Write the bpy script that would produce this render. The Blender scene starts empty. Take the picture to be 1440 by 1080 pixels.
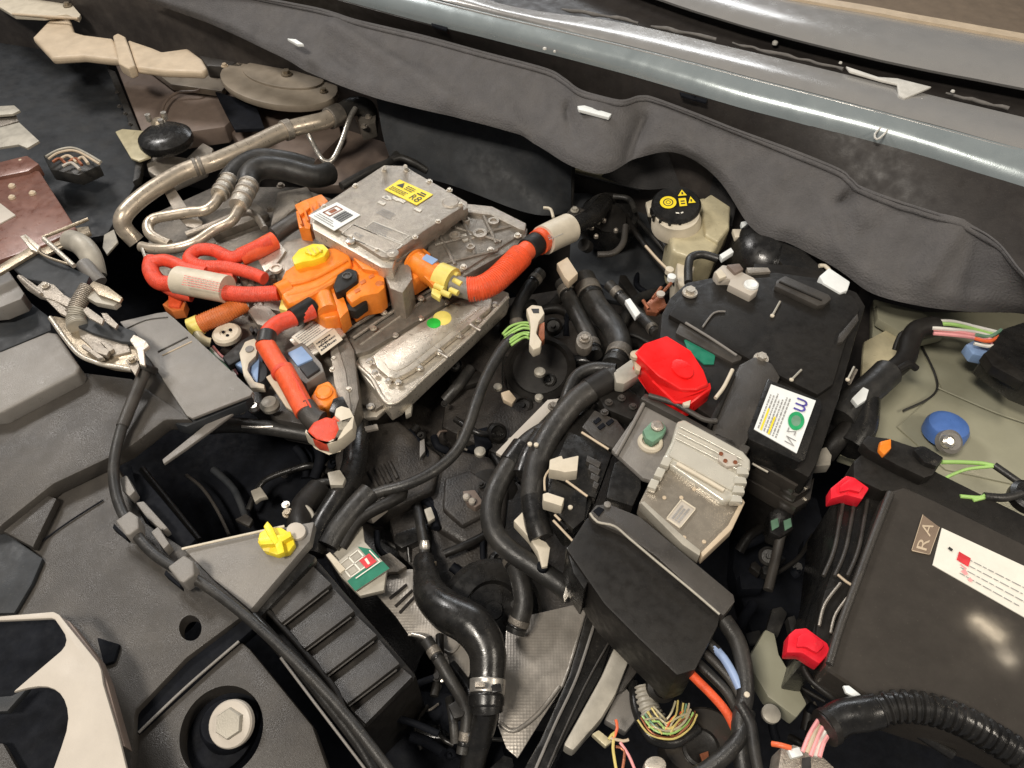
import bpy, bmesh, math, random
from mathutils import Vector, Matrix, noise
random.seed(7)
sc = bpy.context.scene
COL = sc.collection
# ---------------------------------------------------------------- camera
F = 1040.0                      # focal length in pixels of the 1440x1080 photograph
PITCH = math.radians(50)
FW = Vector((0, math.cos(PITCH), -math.sin(PITCH)))
UP = Vector((0, math.sin(PITCH), math.cos(PITCH)))
RT = Vector((1, 0, 0))
CAM = -FW * 1.15
cd = bpy.data.cameras.new('camera'); co = bpy.data.objects.new('camera', cd); COL.objects.link(co)
cd.sensor_width = 36; cd.lens = 36 * F / 1440; cd.clip_start = .01; cd.clip_end = 60
co.location = CAM; co.rotation_euler = (math.radians(90) - PITCH, 0, 0)
sc.camera = co
# ---------------------------------------------------------------- world and lamps (workshop light)
w = bpy.data.worlds.new('World'); sc.world = w; w.use_nodes = True
nt = w.node_tree; bg = nt.nodes['Background']
bg.inputs[0].default_value = (.96, .97, 1.0, 1); bg.inputs[1].default_value = .14
def area(name, loc, target, size, power, col, sy=None):
    l = bpy.data.lights.new(name, 'AREA'); l.energy = power; l.color = col
    l.shape = 'RECTANGLE'; l.size = size; l.size_y = sy or size
    o = bpy.data.objects.new(name, l); COL.objects.link(o); o.location = loc
    o.rotation_euler = (Vector(target) - Vector(loc)).to_track_quat('-Z', 'Y').to_euler()
area('ceiling_lamp_front', (-.9, -1.3, 2.6), (-.1, .1, 0), .7, 74, (1, .92, .81), .35)
area('ceiling_lamp_rear', (-2.2, 1.9, 2.7), (-.3, .1, 0), 1.0, 66, (1, .96, .92), .6)
area('rear_sheen_lamp', (.2, 4.6, 2.1), (.2, .6, 0), 3.4, 70, (.94, .97, 1.0), .7)  # unseen strip source added behind the bay for sheen on the beam
area('small_lamp_right', (2.17, .60, 2.6), (.5, -.4, 0), .24, 1.6, (1, .82, .58), .10)
area('small_lamp_far_right', (2.19, .36, 2.6), (.5, -.4, 0), .11, .5, (1, .84, .62), .09)
area('ceiling_lamp_side', (2.3, -1.2, 2.3), (.3, .2, 0), .8, 34, (1, .90, .76), .4)
sc.view_settings.view_transform = 'Standard'; sc.view_settings.look = 'None'
sc.view_settings.exposure = 0; sc.view_settings.gamma = 1
sc.cycles.use_denoising = True
# ---------------------------------------------------------------- pixel -> point helpers
def ray(px, py): return FW + RT * ((px - 720) / F) + UP * ((540 - py) / F)
def P(px, py, z):
    d = ray(px, py); return CAM + d * ((z - CAM.z) / d.z)
def S(px, py, z):                # metres per pixel there
    return (P(px, py, z) - CAM).dot(FW) / F
def pts3(pts, z=None): return [P(p[0], p[1], p[2] if len(p) > 2 else z) for p in pts]
# ---------------------------------------------------------------- materials
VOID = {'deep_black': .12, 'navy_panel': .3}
def mat(name, col, rough=.5, metal=0, var=.25, vs=40, bump=.15, bs=600, spec=.5, coat=0, pattern=None, dust=0, rv=.12):
    m = bpy.data.materials.new(name); m.use_nodes = True
    n = m.node_tree.nodes; L = m.node_tree.links; b = n['Principled BSDF']
    b.inputs['Metallic'].default_value = metal
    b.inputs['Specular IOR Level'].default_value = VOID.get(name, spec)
    b.inputs['Coat Weight'].default_value = coat; b.inputs['Coat Roughness'].default_value = .15
    tc = n.new('ShaderNodeTexCoord')
    n1 = n.new('ShaderNodeTexNoise'); n1.inputs['Scale'].default_value = vs; n1.inputs['Detail'].default_value = 6; n1.inputs['Roughness'].default_value = .65
    L.new(tc.outputs['Object'], n1.inputs['Vector'])
    r = n.new('ShaderNodeValToRGB')
    r.color_ramp.elements[0].position = .3; r.color_ramp.elements[1].position = .72
    r.color_ramp.elements[0].color = (*[c * (1 - var) for c in col], 1)
    r.color_ramp.elements[1].color = (*[min(1, c * (1 + var)) for c in col], 1)
    L.new(n1.outputs['Fac'], r.inputs['Fac'])
    src = r.outputs['Color']
    if dust:
        n3 = n.new('ShaderNodeTexNoise'); n3.inputs['Scale'].default_value = 14; n3.inputs['Detail'].default_value = 8; n3.inputs['Roughness'].default_value = .7
        L.new(tc.outputs['Object'], n3.inputs['Vector'])
        mr = n.new('ShaderNodeMapRange'); mr.inputs[1].default_value = .45; mr.inputs[2].default_value = .75
        mr.inputs[3].default_value = 0; mr.inputs[4].default_value = dust
        L.new(n3.outputs['Fac'], mr.inputs[0])
        mx = n.new('ShaderNodeMixRGB'); mx.inputs[2].default_value = (.26, .23, .19, 1)
        L.new(mr.outputs[0], mx.inputs[0]); L.new(src, mx.inputs[1]); src = mx.outputs[0]
        n5 = n.new('ShaderNodeTexNoise'); n5.inputs['Scale'].default_value = 330; n5.inputs['Detail'].default_value = 2
        L.new(tc.outputs['Object'], n5.inputs['Vector'])
        m5 = n.new('ShaderNodeMapRange'); m5.inputs[1].default_value = .66; m5.inputs[2].default_value = .72; m5.inputs[3].default_value = 0; m5.inputs[4].default_value = min(.22, dust * 1.1)
        L.new(n5.outputs['Fac'], m5.inputs[0])
        x5 = n.new('ShaderNodeMixRGB'); x5.inputs[2].default_value = (.30, .27, .22, 1)
        L.new(m5.outputs[0], x5.inputs[0]); L.new(src, x5.inputs[1]); src = x5.outputs[0]
    L.new(src, b.inputs['Base Color'])
    mr = n.new('ShaderNodeMapRange'); mr.inputs[3].default_value = max(.03, rough - rv); mr.inputs[4].default_value = min(1, rough + rv)
    mr.inputs[1].default_value = .3; mr.inputs[2].default_value = .7
    n2 = n.new('ShaderNodeTexNoise'); n2.inputs['Scale'].default_value = vs * 2.3; n2.inputs['Detail'].default_value = 5
    L.new(tc.outputs['Object'], n2.inputs['Vector']); L.new(n2.outputs['Fac'], mr.inputs[0]); L.new(mr.outputs[0], b.inputs['Roughness'])
    bp = n.new('ShaderNodeBump'); bp.inputs['Strength'].default_value = bump; bp.inputs['Distance'].default_value = .002
    if pattern == 'dimple':
        v = n.new('ShaderNodeTexVoronoi'); v.inputs['Scale'].default_value = 235; v.inputs['Randomness'].default_value = .12
        L.new(tc.outputs['Object'], v.inputs['Vector']); L.new(v.outputs['Distance'], bp.inputs['Height'])
    else:
        n4 = n.new('ShaderNodeTexNoise'); n4.inputs['Scale'].default_value = bs; n4.inputs['Detail'].default_value = 3
        L.new(tc.outputs['Object'], n4.inputs['Vector']); L.new(n4.outputs['Fac'], bp.inputs['Height'])
    L.new(bp.outputs[0], b.inputs['Normal'])
    return m
M = {}
def dm(k, *a, **kw): M[k] = mat(k, *a, **kw)
dm('black_plastic', (.0125, .0110, .0095), .5, var=.25, bump=.15, dust=.03, spec=.32)
dm('wall_grey', (.055, .047, .043), .55, var=.3, vs=14, dust=.12)
dm('satin_black', (.012, .0115, .011), .28, var=.3, bump=.08, dust=.07)
dm('gloss_black', (.046, .040, .034), .10, var=.12, bump=.0, dust=.04, rv=.02)
dm('rubber', (.022, .021, .0195), .42, var=.3, bump=.2, dust=.14)
dm('grey_sheen_plastic', (.215, .20, .182), .38, var=.12, vs=20, bump=.3, bs=900, dust=.12)  # sheen of the black front panels is put into a grey base colour
dm('sealer_grey', (.16, .15, .14), .75, bump=.4, bs=200, spec=.2)
dm('cast_black', (.030, .026, .023), .45, var=.35, vs=30, bump=.5, bs=300, dust=.12)
dm('grey_mid', (.056, .050, .044), .38, var=.15, vs=16, bump=.3, bs=900, dust=.12)  # same panel plastic with less sheen put into the colour
dm('louvre_black', (.032, .029, .026), .38, var=.2, vs=20, bump=.25, bs=900, dust=.10)
dm('tower_beige', (.30, .25, .19), .45, var=.2, vs=18, bump=.1, coat=.2, dust=.15)
dm('milky', (.58, .55, .47), .22, .15, var=.08, vs=30, bump=.05, coat=.6, dust=.1)
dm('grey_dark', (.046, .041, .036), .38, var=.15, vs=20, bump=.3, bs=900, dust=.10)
dm('deep_black', (.006, .007, .010), .7, var=.4, dust=.01)  # void-like black, shade of holes and gaps put into the colour
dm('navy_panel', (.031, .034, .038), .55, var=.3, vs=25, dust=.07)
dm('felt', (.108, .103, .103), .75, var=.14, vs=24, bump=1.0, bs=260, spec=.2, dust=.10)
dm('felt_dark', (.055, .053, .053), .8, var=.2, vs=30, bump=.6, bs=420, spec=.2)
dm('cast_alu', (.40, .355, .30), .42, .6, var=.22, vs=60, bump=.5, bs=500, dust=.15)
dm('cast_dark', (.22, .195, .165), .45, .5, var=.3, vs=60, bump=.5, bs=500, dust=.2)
dm('alu_plate', (.62, .565, .48), .34, .6, var=.15, vs=50, bump=.3, bs=700)
dm('alu_pipe', (.56, .48, .38), .36, .6, var=.12, vs=50, bump=.08, bs=500, dust=.15)
dm('steel', (.66, .62, .56), .34, .8, var=.1, vs=60, bump=.06)
dm('zinc_gold', (.36, .30, .22), .36, .6, var=.3, vs=60, bump=.2)
dm('beam_paint', (.40, .39, .375), .24, .4, var=.10, vs=14, bump=.06, bs=400, dust=.22, rv=.06)
dm('beam_blue', (.33, .375, .385), .24, .35, var=.12, vs=14, bump=.05, bs=400, dust=.10, rv=.06)  # bluish reflected light on the beam put into its base colour
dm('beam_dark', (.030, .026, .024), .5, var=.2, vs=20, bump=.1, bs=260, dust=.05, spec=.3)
dm('sealer', (.62, .60, .55), .5, var=.15, bump=.4, bs=200)
dm('tan', (.34, .25, .17), .5, var=.15, vs=12)
dm('tan_reflection', (.22, .16, .115), .45, var=.1)
dm('body_beige', (.34, .33, .24), .42, var=.08, vs=10, bump=.05, coat=.25, dust=.05)
dm('body_taupe', (.18, .135, .11), .5, var=.2, vs=18, dust=.1)
dm('brown_plate', (.17, .072, .05), .35, .1, var=.25, vs=30, coat=.2, dust=.15)
dm('cream', (.56, .45, .32), .5, var=.12, vs=30, bump=.2)
dm('cream_light', (.64, .57, .45), .5, var=.1, vs=40, bump=.15)
dm('yellow_cream', (.52, .46, .30), .36, .05, var=.15, vs=40, bump=.2)
dm('bracket_beige', (.50, .45, .385), .5, var=.08, vs=14, bump=.1)
dm('paper', (.80, .77, .68), .6, var=.06, bump=.05)
dm('paper_white', (.82, .84, .82), .5, var=.05, bump=.05)
dm('red', (.86, .012, .012), .33, var=.1, vs=20, bump=.08)
dm('red_pink', (.82, .018, .035), .35, var=.1, bump=.08)
dm('orange_red', (.84, .105, .028), .45, var=.2, vs=80, bump=.4, dust=.13)
dm('red_tape', (.76, .075, .034), .42, var=.22, vs=80, bump=.4, dust=.13)
dm('orange', (.95, .24, .016), .40, var=.18, vs=60, bump=.25, dust=.12)
dm('orange_dull', (.62, .16, .03), .5, var=.2, vs=60, bump=.25, dust=.2)
dm('yellow', (.90, .70, .03), .4, var=.1, bump=.15)
dm('yellow_soft', (.80, .66, .16), .45, var=.15, bump=.2)
dm('ink', (.03, .03, .03), .5, bump=0)
dm('ink_grey', (.30, .29, .28), .5, bump=0)
dm('ink_green', (.02, .34, .12), .5, bump=0)
dm('ink_violet', (.09, .07, .32), .5, bump=0)
dm('ink_red', (.65, .04, .05), .5, bump=0)
dm('green_dot', (.02, .50, .05), .45, bump=0, var=.2)
dm('label_green', (.01, .17, .10), .5, bump=.05)
dm('blue', (.085, .18, .48), .38, var=.12, bump=.1)
dm('blue_pale', (.24, .36, .58), .45, var=.12)
dm('green_pale', (.16, .30, .20), .4, var=.2)
dm('wire_green', (.38, .62, .18), .4, var=.1)
dm('wire_pink', (.85, .36, .36), .4, var=.1)
dm('wire_orange', (.80, .15, .05), .4, var=.1)
dm('wire_blue', (.30, .40, .62), .4, var=.1)
dm('wire_yellow', (.68, .55, .18), .4, var=.1)
dm('wire_white', (.75, .72, .66), .4, var=.1)
dm('copper', (.34, .12, .06), .4, .5, var=.3)
dm('shield', (.40, .365, .32), .40, .45, var=.15, vs=30, bump=.20, pattern='dimple')
dm('shield_plain', (.36, .33, .29), .42, .4, var=.2, vs=30, bump=.4, bs=200)
dm('post', (.40, .37, .31), .5, .2, var=.2, vs=30)
dm('clear_smoke', (.33, .29, .235), .25, .4, var=.2, vs=40, coat=.3, dust=.2)
# ---------------------------------------------------------------- object plumbing: everything is built in world space, origins are set at the end
def newobj(name, data, parent=None):
    o = bpy.data.objects.new(name, data); COL.objects.link(o)
    if parent: o.parent = parent
    return o
def thing(name, label, cat, group=None):
    o = newobj(name, None); o.empty_display_size = .02
    o['label'] = label; o['category'] = cat
    if group: o['group'] = group
    return o
def tag(o, label, cat, group=None):
    o['label'] = label; o['category'] = cat
    if group: o['group'] = group
    return o
def struct(o): o['kind'] = 'structure'; return o
def finish(name, bm, m, parent=None, smooth=35, bev=0, seg=2):
    bmesh.ops.remove_doubles(bm, verts=bm.verts, dist=1e-5)
    if bev:
        es = [e for e in bm.edges if len(e.link_faces) == 2 and e.calc_face_angle(0) > .45]
        if es:
            bmesh.ops.bevel(bm, geom=es, offset=bev, segments=seg, profile=.6, affect='EDGES', clamp_overlap=True)
    bmesh.ops.recalc_face_normals(bm, faces=bm.faces)
    me = bpy.data.meshes.new(name); bm.to_mesh(me); bm.free()
    me.materials.append(M[m] if isinstance(m, str) else m)
    me.shade_smooth()
    try: me.set_sharp_from_angle(angle=math.radians(smooth))
    except Exception: pass
    return newobj(name, me, parent)
def prism(bm, top, bot):
    a = [bm.verts.new(p) for p in top]; b = [bm.verts.new(p) for p in bot]
    n = len(a)
    bm.faces.new(a); bm.faces.new(b[::-1])
    for i in range(n):
        bm.faces.new((a[i], b[i], b[(i + 1) % n], a[(i + 1) % n]))
def slab(name, pts, z, h, m, parent=None, bev=.002, seg=2, grow=1.0, lean=(0, 0), holes=None):
    """a solid with the given outline on top (photo outline at height z) that is h metres deep"""
    top = pts3(pts, z); c = sum(top, Vector()) / len(top)
    bot = [c + (p - c) * grow + Vector((lean[0], lean[1], -h)) for p in top]
    for i, q in enumerate(bot):
        q.z = top[i].z - h
    bm = bmesh.new(); prism(bm, top, bot)
    return finish(name, bm, m, parent, bev=bev, seg=seg)
def raised(parent, name, pts, z, h, m, bev=.001): return slab(name, pts, z + h, h + .001, m, parent, bev=bev)
def cr(pts, step=.005):
    """Catmull-Rom through points (with radius in w)"""
    out = []
    n = len(pts)
    for i in range(n - 1):
        p0 = pts[max(0, i - 1)]; p1 = pts[i]; p2 = pts[i + 1]; p3 = pts[min(n - 1, i + 2)]
        k = max(2, int((p2[0] - p1[0]).length / step))
        for j in range(k):
            t = j / k
            f = lambda a, b, c, d: .5 * (2 * b + (c - a) * t + (2 * a - 5 * b + 4 * c - d) * t * t + (3 * b - a - 3 * c + d) * t ** 3)
            out.append((f(p0[0], p1[0], p2[0], p3[0]), p1[1] + (p2[1] - p1[1]) * t))
    out.append(pts[-1]); return out
def tube_bm(bm, path, sides=12, corr=None, cap=True, flat=1):
    N = len(path); t = (path[1][0] - path[0][0]).normalized()
    ref = Vector((0, 0, 1)) if abs(t.z) < .9 else Vector((1, 0, 0))
    nrm = (ref - t * ref.dot(t)).normalized(); rings = []; L = 0
    for i in range(N):
        a = path[max(0, i - 1)][0]; b = path[min(N - 1, i + 1)][0]
        if i: L += (path[i][0] - path[i - 1][0]).length
        t = (b - a).normalized() if (b - a).length > 1e-9 else t
        nrm = (nrm - t * nrm.dot(t)).normalized(); bn = t.cross(nrm)
        r = path[i][1]
        if corr: r *= 1 + corr[1] * (1 if math.sin(L / corr[0] * 2 * math.pi) > 0 else -1)
        rings.append([bm.verts.new(path[i][0] + (nrm * math.cos(k * 2 * math.pi / sides) * flat + bn * math.sin(k * 2 * math.pi / sides)) * r) for k in range(sides)])
    for i in range(N - 1):
        for k in range(sides):
            bm.faces.new((rings[i][k], rings[i][(k + 1) % sides], rings[i + 1][(k + 1) % sides], rings[i + 1][k]))
    if cap:
        bm.faces.new(rings[0][::-1]); bm.faces.new(rings[-1])
def tpath(pts, r, z=None, step=.005):
    q = []
    for i, p in enumerate(pts):
        zz = p[2] if len(p) > 2 else z
        rp = p[3] if len(p) > 3 else r
        q.append((P(p[0], p[1], zz), rp * S(p[0], p[1], zz)))
    return cr(q, step)
def tube(name, pts, r, m, parent=None, z=None, sides=14, corr=None, flat=1):
    """a hose, pipe or wire through photo points (x, y, height[, radius px])"""
    step = corr[0] / 6 if corr else .005
    bm = bmesh.new(); tube_bm(bm, tpath(pts, r, z, step), sides, corr, flat=flat)
    return finish(name, bm, m, parent, smooth=50 if not corr else 25)
def band(name, path_pts, t0, t1, r, m, parent, z=None, bulge=1.15, sides=20):
    """a clamp or sleeve on a stretch (fractions t0..t1) of a hose path"""
    p = tpath(path_pts, r, z, .002); n = len(p)
    seg = p[int(t0 * (n - 1)):max(int(t0 * (n - 1)) + 2, int(t1 * (n - 1)) + 1)]
    bm = bmesh.new(); tube_bm(bm, [(a, b * bulge) for a, b in seg], sides)
    return finish(name, bm, m, parent, smooth=50, bev=.0006, seg=1)
def lathe(name, at, prof, m, parent=None, axis=(0, 0, 1), sides=28, px=True, hexa=False):
    """turned part: prof = [(radius px, height px)...] along axis from the photo point"""
    o = P(*at); s = S(*at) if px else 1
    ax = Vector(axis).normalized(); ref = Vector((0, 1, 0)) if abs(ax.y) < .9 else Vector((1, 0, 0))
    u = (ref - ax * ref.dot(ax)).normalized(); v = ax.cross(u)
    bm = bmesh.new(); rings = []
    for r, h in prof:
        rings.append([bm.verts.new(o + ax * h * s + (u * math.cos(2 * math.pi * k / sides) + v * math.sin(2 * math.pi * k / sides)) * max(r, .02) * s) for k in range(sides)])
    for i in range(len(rings) - 1):
        for k in range(sides):
            bm.faces.new((rings[i][k], rings[i][(k + 1) % sides], rings[i + 1][(k + 1) % sides], rings[i + 1][k]))
    bm.faces.new(rings[0][::-1]); bm.faces.new(rings[-1])
    return finish(name, bm, m, parent, smooth=32)
_bm = {}
def bolt(px, py, z, r, parent, m='steel', axis=(0, 0, 1), name='bolt'):
    key = (name, m)
    if key not in _bm:
        bm = bmesh.new()
        for rad, a, b, n in ((1.0, 0, .22, 20), (.66, .2, .75, 6)):
            lo = [bm.verts.new((rad * math.cos(2 * math.pi * k / n), rad * math.sin(2 * math.pi * k / n), a)) for k in range(n)]
            hi = [bm.verts.new((rad * .95 * math.cos(2 * math.pi * k / n), rad * .95 * math.sin(2 * math.pi * k / n), b)) for k in range(n)]
            bm.faces.new(hi); bm.faces.new(lo[::-1])
            for k in range(n): bm.faces.new((lo[k], lo[(k + 1) % n], hi[(k + 1) % n], hi[k]))
        me = bpy.data.meshes.new(name); bm.to_mesh(me); bm.free(); me.materials.append(M[m]); _bm[key] = me
    o = newobj(name, _bm[key], parent); s = r * S(px, py, z)
    q = Vector(axis).to_track_quat('Z', 'Y').to_matrix().to_4x4()
    o.matrix_basis = Matrix.Translation(P(px, py, z)) @ q @ Matrix.Rotation(random.random() * 3, 4, 'Z') @ Matrix.Diagonal((s, s, s, 1))
    return o
def quadmap(q):
    """q = 4 world points: origin, +u, opposite, +v"""
    n = (q[1] - q[0]).cross(q[3] - q[0]).normalized()
    if n.dot(CAM - q[0]) < 0: n = -n
    def f(u, v, h=0):
        a = q[0].lerp(q[1], u); b = q[3].lerp(q[2], u); return a.lerp(b, v) + n * h
    return f
def sticker(name, q, m, parent, th=.0005, lift=.0003, r=0):
    f = quadmap(q); bm = bmesh.new()
    prism(bm, [f(u, v, lift + th) for u, v in ((0, 0), (1, 0), (1, 1), (0, 1))], [f(u, v, lift - .0004) for u, v in ((0, 0), (1, 0), (1, 1), (0, 1))])
    return finish(name, bm, m, parent)
def shape_on(name, q, polys, m, parent, h=.0012):
    f = quadmap(q); bm = bmesh.new()
    for poly in polys:
        bm.faces.new([bm.verts.new(f(u, v, h)) for u, v in poly])
    me_o = finish(name, bm, m, parent); return me_o
def lines_on(q, parent, rows=6, m='ink_grey', u0=.08, u1=.92, v0=.12, v1=.9, fill=.45, name='print', vertical=False, seed=1, h=.0012):
    rnd = random.Random(seed); polys = []
    for i in range(rows):
        v = v1 - (i + .5) * (v1 - v0) / rows; hh = (v1 - v0) / rows * fill / 2; u = u0; end = u1 - rnd.random() * .25 * (u1 - u0)
        while u < end:
            wd = rnd.uniform(.02, .09); b = min(u + wd, end)
            polys.append([(u, v - hh), (b, v - hh), (b, v + hh), (u, v + hh)])
            u = b + .014
    if vertical: polys = [[(y, x) for x, y in p] for p in polys]
    return shape_on(name, q, polys, m, parent, h)
def ring(cx, cy, r0, r1, ry=1, n=24, a0=0, a1=360):
    out = []
    for k in range(n):
        a = math.radians(a0 + (a1 - a0) * k / n); b = math.radians(a0 + (a1 - a0) * (k + 1) / n)
        out.append([(cx + r0 * math.cos(a), cy + r0 * ry * math.sin(a)), (cx + r1 * math.cos(a), cy + r1 * ry * math.sin(a)), (cx + r1 * math.cos(b), cy + r1 * ry * math.sin(b)), (cx + r0 * math.cos(b), cy + r0 * ry * math.sin(b))])
    return out
def text_on(s, q, m, parent, u0=.1, u1=.9, v0=.2, v1=.8, name='lettering', h=.0012, rot=0):
    cu = bpy.data.curves.new('t', 'FONT'); cu.body = s; cu.resolution_u = 3
    to = bpy.data.objects.new('t', cu); COL.objects.link(to)
    dg = bpy.context.evaluated_depsgraph_get(); dg.update()
    me = bpy.data.meshes.new_from_object(to.evaluated_get(dg)); bpy.data.objects.remove(to)
    xs = [v.co.x for v in me.vertices]; ys = [v.co.y for v in me.vertices]
    x0, x1, y0, y1 = min(xs), max(xs), min(ys), max(ys); f = quadmap(q)
    for v in me.vertices:
        a = (v.co.x - x0) / (x1 - x0); b = (v.co.y - y0) / (y1 - y0)
        for _ in range(rot): a, b = 1 - b, a
        v.co = f(u0 + a * (u1 - u0), v0 + b * (v1 - v0), h)
    me.materials.clear(); me.materials.append(M[m]); me.name = name
    return newobj(name, me, parent)
def wirebundle(parent, pts, z, mats, r=2.2, spread=5, name='wire', seed=3):
    rnd = random.Random(seed)
    for i, mm in enumerate(mats):
        off = (i - (len(mats) - 1) / 2) * spread
        q = []
        for j, p in enumerate(pts):
            a = pts[max(0, j - 1)]; b = pts[min(len(pts) - 1, j + 1)]
            dx, dy = b[0] - a[0], b[1] - a[1]; l = math.hypot(dx, dy) or 1
            q.append((p[0] - dy / l * off + rnd.uniform(-1.5, 1.5), p[1] + dx / l * off + rnd.uniform(-1.5, 1.5), (p[2] if len(p) > 2 else z) + rnd.uniform(-.003, .003)))
        tube(name, q, r, mm, parent, sides=7)
def ell(cx, cy, rx, ry, n=24, a=0):
    a = math.radians(a); o = []
    for k in range(n):
        x = rx * math.cos(2 * math.pi * k / n); y = ry * math.sin(2 * math.pi * k / n)
        o.append((cx + x * math.cos(a) - y * math.sin(a), cy + x * math.sin(a) + y * math.cos(a)))
    return o
def loft(name, rows, m, parent=None, thick=.004, nz=0, ns=8, sub=3, smooth=60, seed=0, folds=()):
    """a sheet through rows of photo points (x, y, height); rows share the same count"""
    W = []
    for r in rows:
        W.append([P(*p) for p in r])
    # densify along u by catmull, along v by catmull
    def dens(line, k):
        out = []; n = len(line)
        for i in range(n - 1):
            p0 = line[max(0, i - 1)]; p1 = line[i]; p2 = line[i + 1]; p3 = line[min(n - 1, i + 2)]
            for j in range(k):
                t = j / k
                out.append(.5 * (2 * p1 + (p2 - p0) * t + (2 * p0 - 5 * p1 + 4 * p2 - p3) * t * t + (3 * p1 - p0 - 3 * p2 + p3) * t ** 3))
        out.append(line[-1]); return out
    G = [dens(r, sub) for r in W]
    cols = list(zip(*G)); cols = [dens(list(c), sub + 1) if len(c) > 1 else c for c in cols]
    nu = len(cols); nv = len(cols[0]); bm = bmesh.new()
    FO = [(P(*a), P(*b), w_, amp) for a, b, w_, amp in folds]; nd = Vector((0, -.55, .83))
    if FO:
        def disp(p):
            for a, b, w_, amp in FO:
                t = max(0, min(1, (p - a).dot(b - a) / (b - a).length_squared)); d = (p - (a + (b - a) * t)).length
                p = p + nd * amp * math.exp(-(d / w_) ** 2)
            return p
        cols = [[disp(p) for p in c] for c in cols]
    V = [[bm.verts.new(cols[i][j] + (noise.noise_vector(cols[i][j] * ns + Vector((seed, 0, 0))) * nz if nz else Vector())) for j in range(nv)] for i in range(nu)]
    for i in range(nu - 1):
        for j in range(nv - 1):
            bm.faces.new((V[i][j], V[i + 1][j], V[i + 1][j + 1], V[i][j + 1]))
    bmesh.ops.recalc_face_normals(bm, faces=bm.faces)
    bmesh.ops.solidify(bm, geom=bm.faces[:], thickness=thick)
    return finish(name, bm, m, parent, smooth=smooth)

def cut(o, cutter):
    """cut a real hole through o"""
    md = o.modifiers.new('b', 'BOOLEAN'); md.object = cutter; md.operation = 'DIFFERENCE'; md.solver = 'EXACT'
    dg = bpy.context.evaluated_depsgraph_get(); dg.update()
    me = bpy.data.meshes.new_from_object(o.evaluated_get(dg)); o.modifiers.clear(); old = o.data; o.data = me
    me.name = old.name; bpy.data.objects.remove(cutter)
    me.shade_smooth(); me.set_sharp_from_angle(angle=math.radians(35))
# ================================================================ SETTING: bay floor and walls
def wsheet(name, ptsw, m, th=.004):
    bm = bmesh.new(); n = (ptsw[1] - ptsw[0]).cross(ptsw[2] - ptsw[0]).normalized() * th
    prism(bm, ptsw, [p - n for p in ptsw]); return finish(name, bm, m)
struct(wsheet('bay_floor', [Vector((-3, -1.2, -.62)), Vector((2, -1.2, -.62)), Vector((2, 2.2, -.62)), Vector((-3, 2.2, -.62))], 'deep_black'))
# firewall: a dark wall standing behind the blanket
def wall(name, px, z0, z1, m, back=.03, th=.01):
    top = [P(x, y, z) + Vector((0, back, 0)) for x, y, z in px]
    bm = bmesh.new()
    for i in range(len(top) - 1):
        a, b = top[i], top[i + 1]; a = Vector((a.x, a.y, z0)); b = Vector((b.x, b.y, z0))
        q = [a, b, Vector((b.x, b.y, z1)), Vector((a.x, a.y, z1))]
        prism(bm, q, [p + Vector((0, th, 0)) for p in q])
    return finish(name, bm, m)
struct(wall('firewall', [(-500, -60, -.05), (60, 20, -.05), (400, 80, -.05), (600, 140, -.05), (750, 200, -.06), (880, 250, -.07), (1060, 320, -.08), (1240, 415, -.08), (1600, 470, -.08)], .02, -.62, 'wall_grey', back=.07))
# fender / inner wing on the right
fr = slab('inner_wing_panel', [(1228, 420), (1300, 438), (1700, 440), (1750, 830), (1180, 640), (1200, 560), (1226, 490)], -.13, .02, 'body_beige', bev=.004)
tag(fr, 'beige painted inner wing metal behind the two batteries at the right edge', 'body panel')
slab('swage', [(1300, 500), (1440, 540), (1470, 690), (1330, 660), (1262, 600), (1325, 545)], -.126, .004, 'body_beige', fr, bev=.003)
slab('ledge', [(1232, 428), (1300, 440), (1330, 470), (1290, 480), (1234, 448)], -.10, .02, 'body_beige', fr, bev=.004)
slab('ledge_step', [(1215, 480), (1262, 455), (1275, 480), (1232, 540), (1210, 550)], -.115, .012, 'yellow_cream', fr, bev=.004)
tube('seam_bead', [(1290, 475, -.122), (1318, 545, -.122), (1270, 578, -.122)], 1.6, 'rubber', fr, sides=6)
tube('seam_bead', [(1318, 545, -.122), (1400, 580, -.122), (1460, 600, -.122)], 1.3, 'body_beige', fr, sides=6)

# ================================================================ COWL BEAM (upper right)
def strip(name, lo, hi, m, parent=None, th=.006, bulge=0, sub=6):
    """a long strip between two photo lines, both (x,y,z) lists of equal length"""
    mids = [[(a[0], a[1] + (b[1] - a[1]) * t, a[2] + (b[2] - a[2]) * t + bulge * math.sin(math.pi * t)) for a, b in zip(hi, lo)] for t in (.25, .5, .75)] if bulge else []
    return loft(name, [hi] + mids + [lo], m, parent, thick=th, nz=.0006, ns=14, sub=sub)
bg_ = struct(wsheet('workshop_floor', [Vector((-.3, 1.9, -.9)), Vector((5, 1.9, -.9)), Vector((5, 4.5, -.9)), Vector((-.3, 4.5, -.9))], 'tan'))
bm_ = thing('cowl_beam', 'long painted metal cowl beam with sealer bead crossing the top right corner', 'body panel')
X = (380, 560, 700, 870, 1040, 1240, 1440, 1620)
def ln(ys, z): return [(x, y, z + (0 if not isinstance(z, tuple) else 0)) for x, y in zip(X, ys)]
strip('upper_flange', ln((-215, -145, -88, -22, 34, 84, 124, 160), .185), ln((-258, -196, -142, -88, -18, 22, 58, 94), .190), 'beam_paint', bm_, bulge=.012)
strip('flange_lip', ln((-262, -199, -145, -91, -21, 19, 55, 90), .196), ln((-274, -210, -156, -101, -29, 11, 47, 82), .196), 'cream', bm_)  # highlight line along the lip put into a cream strip
strip('channel', ln((-98, -52, 8, 34, 72, 120, 168, 212), .145), ln((-215, -145, -88, -22, 32, 82, 122, 158), .165), 'beam_dark', bm_, bulge=-.008)
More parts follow.
